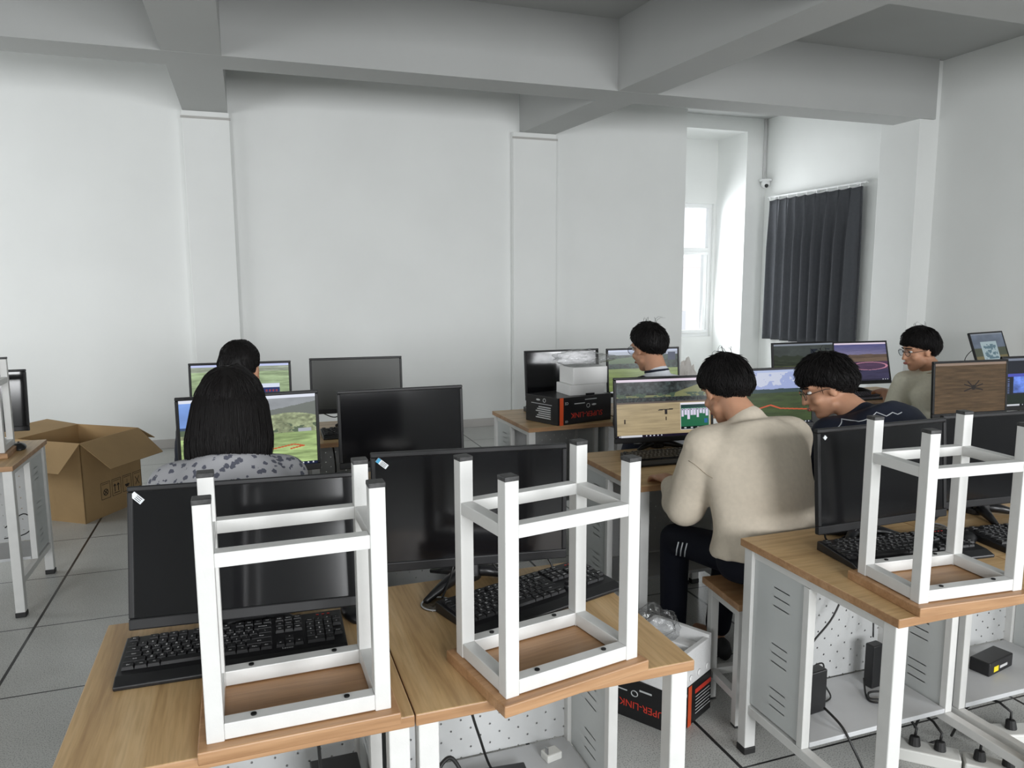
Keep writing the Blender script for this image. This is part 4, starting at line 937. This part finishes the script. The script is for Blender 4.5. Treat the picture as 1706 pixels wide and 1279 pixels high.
def person(label, d):
    S = d.get('s', 1.0); F = Vector(d['face']).normalized(); Up = Vector(d.get('up', (0, 0, 1))); Up = (Up-F*Up.dot(F)).normalized(); R = F.cross(Up)
    H = Vector(d['head'])
    hp = lambda x, y, z: H+(R*x+F*y+Up*z)*S
    hv = lambda x, y, z: (R*x+F*y+Up*z)*S
    # ---- bare body, one surface
    mb = MB()
    mb.ell(hp(0, -.012, .028), hv(.076, 0, 0), hv(0, .096, 0), hv(0, 0, .096), 24)
    mb.ell(hp(0, .030, -.035), hv(.060, 0, 0), hv(0, .062, 0), hv(0, 0, .078), 20)
    mb.ell(hp(0, .058, -.095), hv(.030, 0, 0), hv(0, .028, 0), hv(0, 0, .024), 14)
    mb.capsule(hp(-.048, .01, -.065), hp(-.012, .055, -.098), .022*S, .020*S); mb.capsule(hp(.048, .01, -.065), hp(.012, .055, -.098), .022*S, .020*S)
    mb.capsule(hp(0, .092, .018), hp(0, .104, -.020), .009*S, .013*S); mb.ell(hp(0, .108, -.026), hv(.015, 0, 0), hv(0, .013, 0), hv(0, 0, .011), 10)
    for sx in (-1, 1):
        mb.ell(hp(sx*.040, .060, -.028), hv(.024, 0, 0), hv(0, .024, 0), hv(0, 0, .022), 12)
        mb.capsule(hp(sx*.014, .083, .036), hp(sx*.050, .068, .034), .010*S, .009*S, 8)
        e0 = hp(sx*.079, -.004, -.008); mb.ell(e0, hv(.010, 0, 0), hv(0, .019, 0), hv(0, 0, .032), 12); mb.ell(hp(sx*.084, -.012, .004), hv(.007, 0, 0), hv(0, .014, 0), hv(0, 0, .022), 10)
    mb.ell(hp(0, .090, -.058), hv(.026, 0, 0), hv(0, .012, 0), hv(0, 0, .012), 12)
    NB = Vector(d['neck']); mb.capsule(hp(0, -.022, -.055), NB, .054*S, .060*S, 18)
    secs = lerp_secs(d['torso']); torso(mb, secs, -.008)
    for sd_ in ('L', 'R'):
        Sh, E, W_ = d['sh'+sd_], d['el'+sd_], d['wr'+sd_]; mb.capsule(NB-Vector((0, 0, .03)), Sh, .05*S, .052*S); arm_blobs(mb, Sh, E, W_, .048*S, .038*S, .026*S)
        hd = d['hd'+sd_]; mb.capsule(W_, Vector(W_)+Vector(hd[0]).normalized()*.03, .026*S, .024*S); hand(mb, W_, hd[0], hd[1], 1.03*S, hd[2], hd[3])
        Hp, K, A = d['hip'+sd_], d['kn'+sd_], d['an'+sd_]; mb.capsule(Hp, K, .072*S, .050*S); mb.capsule(K, A, .048*S, .034*S)
        T = Vector(A)+Vector(d.get('toe', (0, .15, -.055))); mb.capsule(Vector(A)-Vector((0, 0, .03)), T, .036, .026)
    body = link('person', remesh(mb, .0075, 5, .5)); body.data.materials.clear(); body.data.materials.append(M['skin']); tag(body, label, 'person')
    ey = MB(); 
    for sx in (-1, 1):
        MB().ell(hp(sx*.031, .0765, .012), hv(.014, 0, 0), hv(0, .010, 0), hv(0, 0, .0075), 14).build('eye', M['eye'], body, 0, True)
        MB().ell(hp(sx*.031, .0835, .012), hv(.006, 0, 0), hv(0, .0045, 0), hv(0, 0, .006), 12).build('iris', M['hair'], body, 0, True)
        MB().capsule(hp(sx*.014, .094, .036), hp(sx*.050, .078, .035), .004*S, .003*S, 8).build('eyebrow', M['hair'], body, 0, True)
    MB().ell(hp(0, .101, -.058), hv(.022, 0, 0), hv(0, .006, 0), hv(0, 0, .008), 14).build('lips', M['lip'], body, 0, True)
    # ---- hair
    fringe = d.get('fringe', 0); th = d.get('thick', .016); a_, b_, c_ = .078+th, .098+th, .098+th
    mb = MB(); nu, nv = 40, 26; vs = []
    sd0 = d.get('seed', 1)*3.7
    inner = .066/a_
    def scalp(dx, dy, dz, extra=0):
        k = smooth(-.10, .06, dz-hairline(dy, fringe)-.11*mnoise.noise(Vector((dx*4, dy*4, sd0)))); top_ = .90+.10*smooth(0, .55, dz-hairline(dy, fringe)); lump = 1+.05*mnoise.noise(Vector((dx*2.2+sd0, dy*2.2, dz*2.2)))*k
        rr = (inner+(top_-inner)*k)*lump+extra
        return hp(dx*a_*rr, -.012+dy*b_*rr, .028+dz*c_*rr)
    for j in range(nv+1):
        ph = -math.pi/2+math.pi*j/nv
        for i in range(nu):
            th_ = 2*math.pi*i/nu; vs.append(scalp(math.cos(ph)*math.cos(th_), math.cos(ph)*math.sin(th_), math.sin(ph)))
    fs = [(j*nu+i, j*nu+(i+1) % nu, (j+1)*nu+(i+1) % nu, (j+1)*nu+i) for j in range(nv) for i in range(nu)]
    mb.add(vs, fs); rnd = random.Random(d.get('seed', 1))
    # strands
    nst = d.get('strands', 900); crown = Vector((0, -.45, .9)).normalized(); cnt = 0
    while cnt < nst:
        v = Vector((rnd.gauss(0, 1), rnd.gauss(0, 1), rnd.gauss(0, 1))).normalized()
        if v.z < hairline(v.y, fringe)+.05: continue
        cnt += 1; tdir = (v-crown*v.dot(crown)); tdir = tdir.normalized() if tdir.length > .05 else Vector((rnd.gauss(0, 1), rnd.gauss(0, 1), 0)).normalized()
        tdir = (tdir+Vector((rnd.gauss(0, .25), rnd.gauss(0, .25), -.35))); tdir = (tdir-v*tdir.dot(v)).normalized()
        L_ = rnd.uniform(.18, .62)*d.get('hlen', 1); lift = rnd.uniform(.0, .09)*d.get('fluff', 1); p_ = v.copy(); pts = []
        for q in range(5):
            e_ = .0+lift*(q/4)**1.3; pts.append(scalp(p_.x, p_.y, p_.z, e_)); p_ = (p_+tdir*L_/4).normalized(); tdir = (tdir-p_*tdir.dot(p_)).normalized()
        mb.tube(pts, [.0022, .0024, .002, .0014, .0004], 3, 0, False)
    for q in range(d.get('flyaway', 9)*2//3):   # loose hairs at the crown
        v = Vector((rnd.uniform(-.35, .45), rnd.uniform(-.7, .1), 1)).normalized(); p0 = scalp(*v, .0); ln = rnd.uniform(.012, .034)*S
        sidev = R*rnd.uniform(-.6, .9)+F*rnd.uniform(-.6, .3); mb.tube([p0, p0+Up*ln*.7+sidev*ln*.4, p0+Up*ln+sidev*ln*1.1, p0+Up*ln*.8+sidev*ln*2.0], [.0010, .0009, .0007, .0003], 3, 0, False)
    if d.get('long'):
        zb = d['long']; n_ = 150*10
        secs2 = []
        for z_, wx, wy, oy in ((.10, .05, .05, -.02), (.075, .082, .09, -.02), (.03, .098, .106, -.018), (-.03, .108, .102, -.03), (-.07, .112, .090, -.043), (-.10, .108, .070, -.050), (-.12, .098, .050, -.054), (-.135, .080, .030, -.058)):
            secs2.append((hp(0, oy, z_) if z_ > -.1 else hp(0, oy, z_), hv(wx, 0, 0), hv(0, wy, 0)))
        # keep the face free: squash the front half of the curtain of hair
        m2 = MB(); m2.loft(secs2, 36)
        cvs = []
        for v in m2.v:
            v = Vector(v); r0 = v-H; y_ = r0.dot(F)/S; x_ = r0.dot(R)/S; z_ = r0.dot(Up)/S
            if y_ > .02 and z_ < .06: v = v-F*(y_-.02)*S*.95
            v += R*.006*mnoise.noise(Vector((x_*40, y_*40, z_*4))); cvs.append(v)
        mb.add(cvs, m2.f)
        for q in range(2600):
            an = rnd.uniform(math.pi*.96, math.pi*2.04); top = rnd.uniform(.05, .124); pts = []; zend = -.118-.060*abs(math.cos(an))**3+rnd.gauss(0, .022); ex = rnd.uniform(.97, 1.045); sw = rnd.gauss(0, .006)
            for k in range(7):
                z_ = top+(zend-top)*k/6
                for (z1_, w1, d1, o1), (z2_, w2, d2, o2) in zip(((.128, .012, .02, -.03), (.10, .070, .080, -.02), (.03, .104, .112, -.018), (-.09, .119, .092, -.045)), ((.10, .070, .080, -.02), (.03, .104, .112, -.018), (-.09, .119, .092, -.045), (-.26, .094, .040, -.065))):
                    if z_ <= z1_+1e-6 and z_ >= z2_-1e-6:
                        f_k = (z1_-z_)/(z1_-z2_); wx, wy, oy = w1+(w2-w1)*f_k, d1+(d2-d1)*f_k, o1+(o2-o1)*f_k; break
                tp = 1-.10*(k/6)**4; pts.append(hp(wx*math.cos(an)*ex*tp+sw*(k/6)**2, oy+wy*math.sin(an)*ex, z_))
            mb.tube(pts, [.0016, .002, .002, .0018, .0016, .0012, .0004], 3, 0, False)
    mb.build('hair', M['hair'], body, 0, True)
    # ---- top
    cl = d['top']; gr = cl['grow']; mb = MB(); sub = [s_ for s_ in secs if s_[0].z >= cl.get('hem', 0)]
    torso(mb, sub, gr)
    NBc = NB-(hp(0, -.022, -.055)-NB).normalized()*.0
    ndir = (hp(0, -.022, -.055)-NB).normalized()
    for sd_ in ('L', 'R'):
        Sh, E, W_ = Vector(d['sh'+sd_]), Vector(d['el'+sd_]), Vector(d['wr'+sd_])
        mb.capsule(NB-Vector((0, 0, .045)), Sh, .046*S+gr*.4, .055*S+gr)
        end = cl.get('sleeve', 2)
        if end == 2:
            mb.capsule(Sh, E, .052*S+gr, .046*S+gr*1.15); mb.capsule(E, E.lerp(W_, cl.get('cuff', .86)), .046*S+gr*1.15, .030*S+gr*.8)
            if cl.get('slouch'): mb.capsule(E.lerp(Sh, .25)-Vector((0, 0, .012)), E.lerp(W_, .3)-Vector((0, 0, .012)), .050*S+gr, .044*S+gr)
        else: mb.capsule(Sh, Sh.lerp(E, end), .052*S+gr, .054*S+gr*1.3)
    mb.capsule(NB-ndir*.01, NB+ndir*cl.get('collar', -.035), .060*S+gr*.35, .058*S+gr*.2, 18)
    tm = remesh(mb, .009, cl.get('soft', 12), .6); tm.materials.clear(); tm.materials.append(M[cl['mat']])
    if cl.get('mat2'):
        tm.materials.append(M[cl['mat2']]); rule = cl['rule']; 
        for pg in tm.polygons:
            if rule(pg.center): pg.material_index = 1
    # cloth folds
    for v in tm.vertices:
        co = v.co; q = mnoise.noise(Vector((co.x*9+sd0, co.y*9, co.z*5)))*.55+mnoise.noise(Vector((co.x*5+co.z*14, co.y*8+sd0, co.z*3)))*.45
        v.co = co+v.normal*q*cl.get('fold', .008)
    link(cl['name'], tm, body)
    if cl.get('rib'):
        mb = MB(); pts = []; ax_ = (ndir+Vector((0, 0, 1.2))).normalized(); u_ = ax_.orthogonal().normalized(); v_ = ax_.cross(u_); c0 = NB+ndir*max(.010, cl.get('collar', 0)+.012)
        for k in range(33): a = 2*math.pi*k/32; pts.append(c0+(u_*math.cos(a)+v_*math.sin(a))*(.0575*S+gr*.12))
        mb.tube(pts, .008, 8, 0, False).build('collar', M[cl['rib']], body, 0, True)
    if cl.get('lines'):
        from mathutils.bvhtree import BVHTree
        bv = BVHTree.FromPolygons([v.co for v in tm.vertices], [tuple(pg.vertices) for pg in tm.polygons])
        for nm, pts, rr, mt in cl['lines']:
            out = []
            for (x0, z0), (x1, z1) in zip(pts, pts[1:]):
                for k in range(6):
                    h_ = bv.ray_cast(Vector((x0+(x1-x0)*k/6, 1.2, z0+(z1-z0)*k/6)), Vector((0, 1, 0)))
                    if h_[0] is not None: out.append(h_[0]+Vector((0, -.001, 0)))
            if len(out) > 2: MB().tube(out, rr, 6).build(nm, M[mt], body, 0, True)
    # ---- trousers + shoes
    mb = MB(); low = [s_ for s_ in secs if s_[0].z <= cl.get('hem', 0)+.10]; torso(mb, low[:max(2, len(low))], .004)
    for sd_ in ('L', 'R'):
        Hp, K, A = map(Vector, (d['hip'+sd_], d['kn'+sd_], d['an'+sd_])); mb.capsule(Hp, K, .082*S, .064*S); mb.capsule(K, K.lerp(A, .93), .064*S, .055*S)
    tm = remesh(mb, .011, 4, .5); tm.materials.clear(); tm.materials.append(M[d.get('trousers', 'blacktrouser')]); link('trousers', tm, body)
    for sd_ in ('L', 'R'):
        A = Vector(d['an'+sd_]); dt = Vector(d.get('toe', (0, .15, -.055))); dt.z = 0; dn = dt.normalized(); sv = dn.cross(Vector((0, 0, 1)))
        mb = MB(); secs3 = []
        for t_, w3, h3 in ((-.07, .028, .032), (-.05, .036, .042), (0, .038, .045), (.06, .042, .036), (.12, .044, .028), (.165, .036, .022), (.185, .018, .014)): secs3.append((Vector((A.x, A.y, h3+.001))+dn*t_, sv*w3, Vector((0, 0, 1))*h3))
        mb.loft(secs3, 16).build('shoe', M['shoe'], body, 0, True)
    # ---- glasses
    if d.get('glasses'):
        mb = MB()
        for sx in (-1, 1):
            pts = [hp(sx*.033+.026*math.cos(a), .103-.006*abs(math.cos(a)), .010+.021*math.sin(a)) for a in [2*math.pi*k/20 for k in range(21)]]; mb.tube(pts, .0015, 6, 0, False)
            mb.tube([hp(sx*.059, .099, .016), hp(sx*.079, .085, .014), hp(sx*.086, .02, .010), hp(sx*.083, -.02, -.004)], .0014, 6)
        mb.tube([hp(-.008, .104, .014), hp(0, .108, .017), hp(.008, .104, .014)], .0022, 6)
        gl = mb.build('glasses', M['spec'], body, 0, True)
        for sx in (-1, 1): MB().ell(hp(sx*.033, .101, .010), hv(.025, 0, 0), hv(0, .001, 0), hv(0, 0, .020), 18).build('lens', M['lens'], gl, 0, True)
    return body

X = (1, 0, 0)
def sit_legs(px, py, spread=.16, knee=.50, lead=.46, an_back=.02, ax=0):
    return dict(hipL=(px-.09, py+.03, .575), hipR=(px+.09, py+.03, .575), knL=(px-spread, py+lead, knee), knR=(px+spread, py+lead, knee),
                anL=(px-spread+ax, py+lead-an_back, .10), anR=(px+spread+ax, py+lead-an_back, .10))
def torso_secs(px, py, tx, ty, zt, wsh=.19, hip=0):
    """pelvis (px,py) -> shoulder level (tx,ty,zt)"""
    f = lambda t_: (px+(tx-px)*t_, py+(ty-py)*t_+.02*math.sin(t_*3.1)*-1, .535+(zt-.535)*t_)
    return [(f(0), .155+hip, .115+hip, X), (f(.12), .178+hip, .125+hip, X), (f(.38), .160+hip*.6, .115+hip*.4, X), (f(.66), .180, .125, X), (f(.88), .190, .112, X), (f(1.0), wsh*.80, .085, X), (f(1.08), .075, .060, X)]
# cream sweater
d = dict(head=(1.732, 2.435, 1.178), face=(.0, .88, -.46), up=(0, .3, 1), neck=(1.755, 2.325, 1.075), torso=torso_secs(1.785, 2.19, 1.745, 2.30, 1.035, .19, .028),
    shL=(1.568, 2.31, .990), elL=(1.562, 2.43, .735), wrL=(1.600, 2.62, .792), hdL=((.12, .95, -.10), (0, 0, 1), .75, 1),
    shR=(1.935, 2.30, 1.005), elR=(2.035, 2.44, .745), wrR=(1.93, 2.66, .800), hdR=((-.3, .9, -.1), (0, 0, 1), .6, -1),
    seed=1, thick=.020, strands=1300, fringe=1, flyaway=12, hlen=1.1,
    top=dict(name='sweater', mat='cream', grow=.030, hem=.60, rib='cream', fold=.010, slouch=1, cuff=.66, collar=-.045, lines=[('seam', [(1.432, 1.014), (1.463, 0.977), (1.504, 0.939), (1.551, 0.892)], .0014, 'seam')]), **sit_legs(1.80, 2.20))
d.update(knL=(1.665, 2.66, .52), anL=(1.655, 2.64, .10), knR=(1.96, 2.68, .52), anR=(1.85, 2.60, .10), hipL=(1.71, 2.23, .575))
pc = person('person in a cream sweater seen from behind, sitting before the card game monitor', d)
for k in range(3): MB().tube([(1.592+.012*k-.01, 2.50-.012*k, .566), (1.594+.012*k-.01, 2.515-.012*k, .53), (1.602+.012*k-.01, 2.53-.012*k, .500)], .0028, 6).build('trouser_stripe', M['piping'], pc, 0, True)
# navy jacket
PIPE = [(2.159, 0.999), (2.196, 1.024), (2.237, 1.047), (2.283, 1.069), (2.312, 1.086), (2.334, 1.074), (2.368, 1.086), (2.383, 1.079), (2.415, 1.086)]
d = dict(head=(2.295, 2.52, 1.150), face=(-.80, .42, -.42), up=(-.25, .2, 1), neck=(2.375, 2.41, 1.045), torso=torso_secs(2.50, 2.18, 2.385, 2.34, 1.045, .20),
    shL=(2.205, 2.39, .975), elL=(2.17, 2.52, .73), wrL=(2.32, 2.74, .805), hdL=((.3, .9, -.1), (0, 0, 1), .6, 1),
    shR=(2.535, 2.33, 1.02), elR=(2.66, 2.50, .75), wrR=(2.62, 2.74, .805), hdR=((-.3, .9, -.1), (0, 0, 1), .6, -1),
    seed=2, thick=.026, strands=1500, fringe=1, fluff=1.6, glasses=1, flyaway=8,
    top=dict(name='jacket', mat='navy', grow=.022, hem=.60, rib='navy', fold=.009, collar=-.03, lines=[('piping', PIPE, .0020, 'piping')]), **sit_legs(2.50, 2.18))
pn = person('person in a navy jacket and glasses leaning left beside the cream sweater', d)
# flowered blouse, long hair
d = dict(head=(-.058, 2.39, 1.205), face=(.12, .93, -.25), neck=(-.066, 2.315, 1.105), torso=torso_secs(-.06, 2.26, -.068, 2.29, 1.065, .17),
    shL=(-.225, 2.30, 1.02), elL=(-.27, 2.46, .76), wrL=(-.17, 2.72, .80), hdL=((.3, .9, -.1), (0, 0, 1), .6, 1),
    shR=(.085, 2.30, 1.02), elR=(.13, 2.46, .76), wrR=(.05, 2.72, .80), hdR=((-.3, .9, -.1), (0, 0, 1), .6, -1),
    seed=3, thick=.022, strands=700, fringe=1, long=1, flyaway=4, hlen=1.4, fluff=.4,
    top=dict(name='blouse', mat='flower', grow=.016, hem=.60, rib='flower', fold=.005, collar=.030), **sit_legs(-.06, 2.26))
person('person with long straight black hair in a grey flowered blouse, seen from behind', d)
# short hair behind her
d = dict(head=(-.038, 3.60, 1.205), face=(.42, .88, -.2), neck=(-.055, 3.53, 1.07), torso=torso_secs(-.06, 3.60, -.06, 3.56, 1.00),
    shL=(-.25, 3.57, .965), elL=(-.29, 3.74, .76), wrL=(-.16, 4.02, .80), hdL=((.3, .9, -.1), (0, 0, 1), .6, 1),
    shR=(.13, 3.57, .965), elR=(.18, 3.74, .76), wrR=(.06, 4.02, .80), hdR=((-.3, .9, -.1), (0, 0, 1), .6, -1),
    seed=4, thick=.013, strands=900, hlen=.35, fluff=.25, flyaway=0,
    top=dict(name='shirt', mat='navy', grow=.018, hem=.60, rib='navy', fold=.008), **sit_legs(-.06, 3.60))
person('person with short black hair behind the long-haired one, ear and cheek showing', d)
# navy and white shirt
d = dict(head=(2.065, 3.62, 1.235), face=(-.24, .93, -.28), neck=(2.085, 3.55, 1.105), torso=torso_secs(2.08, 3.60, 2.085, 3.54, 1.04),
    shL=(1.92, 3.56, 1.005), elL=(2.00, 3.76, .80), wrL=(2.17, 3.97, .805), hdL=((.45, .85, -.1), (0, 0, 1), .6, 1),
    shR=(2.27, 3.54, 1.005), elR=(2.32, 3.72, .76), wrR=(2.36, 3.99, .80), hdR=((0, .9, -.1), (0, 0, 1), .6, -1),
    seed=5, thick=.018, strands=1000, hlen=.8, fluff=1, flyaway=14, glasses=1,
    top=dict(name='shirt', mat='shirtwhite', mat2='navy', rule=lambda c: c.x < 2.01-.15*(c.z-1.05), grow=.018, hem=.60, rib='navy', fold=.006), **sit_legs(2.08, 3.60))
person('person in a navy and white shirt, hair standing up at the crown', d)
# pale T-shirt, profile
d = dict(head=(3.975, 3.585, 1.160), face=(-.93, .22, -.22), neck=(4.075, 3.565, 1.035), torso=torso_secs(4.25, 3.55, 4.13, 3.58, .985, .18),
    shL=(3.965, 3.66, .955), elL=(4.015, 3.79, .715), wrL=(4.125, 3.97, .830), hdL=((.25, .8, .05), (-.3, 0, 1), .7, 1),
    shR=(4.27, 3.50, .955), elR=(4.40, 3.66, .74), wrR=(4.33, 4.00, .805), hdR=((-.35, .85, .0), (0, 0, 1), .6, -1),
    seed=6, thick=.026, strands=1300, fringe=1, glasses=1, flyaway=10, fluff=1.1,
    top=dict(name='tshirt', mat='shirtcream', grow=.020, hem=.60, sleeve=.74, rib='shirtcream', fold=.012), **sit_legs(4.25, 3.55))
person('person in a pale cream T-shirt and glasses in profile, facing the purple monitor', d)
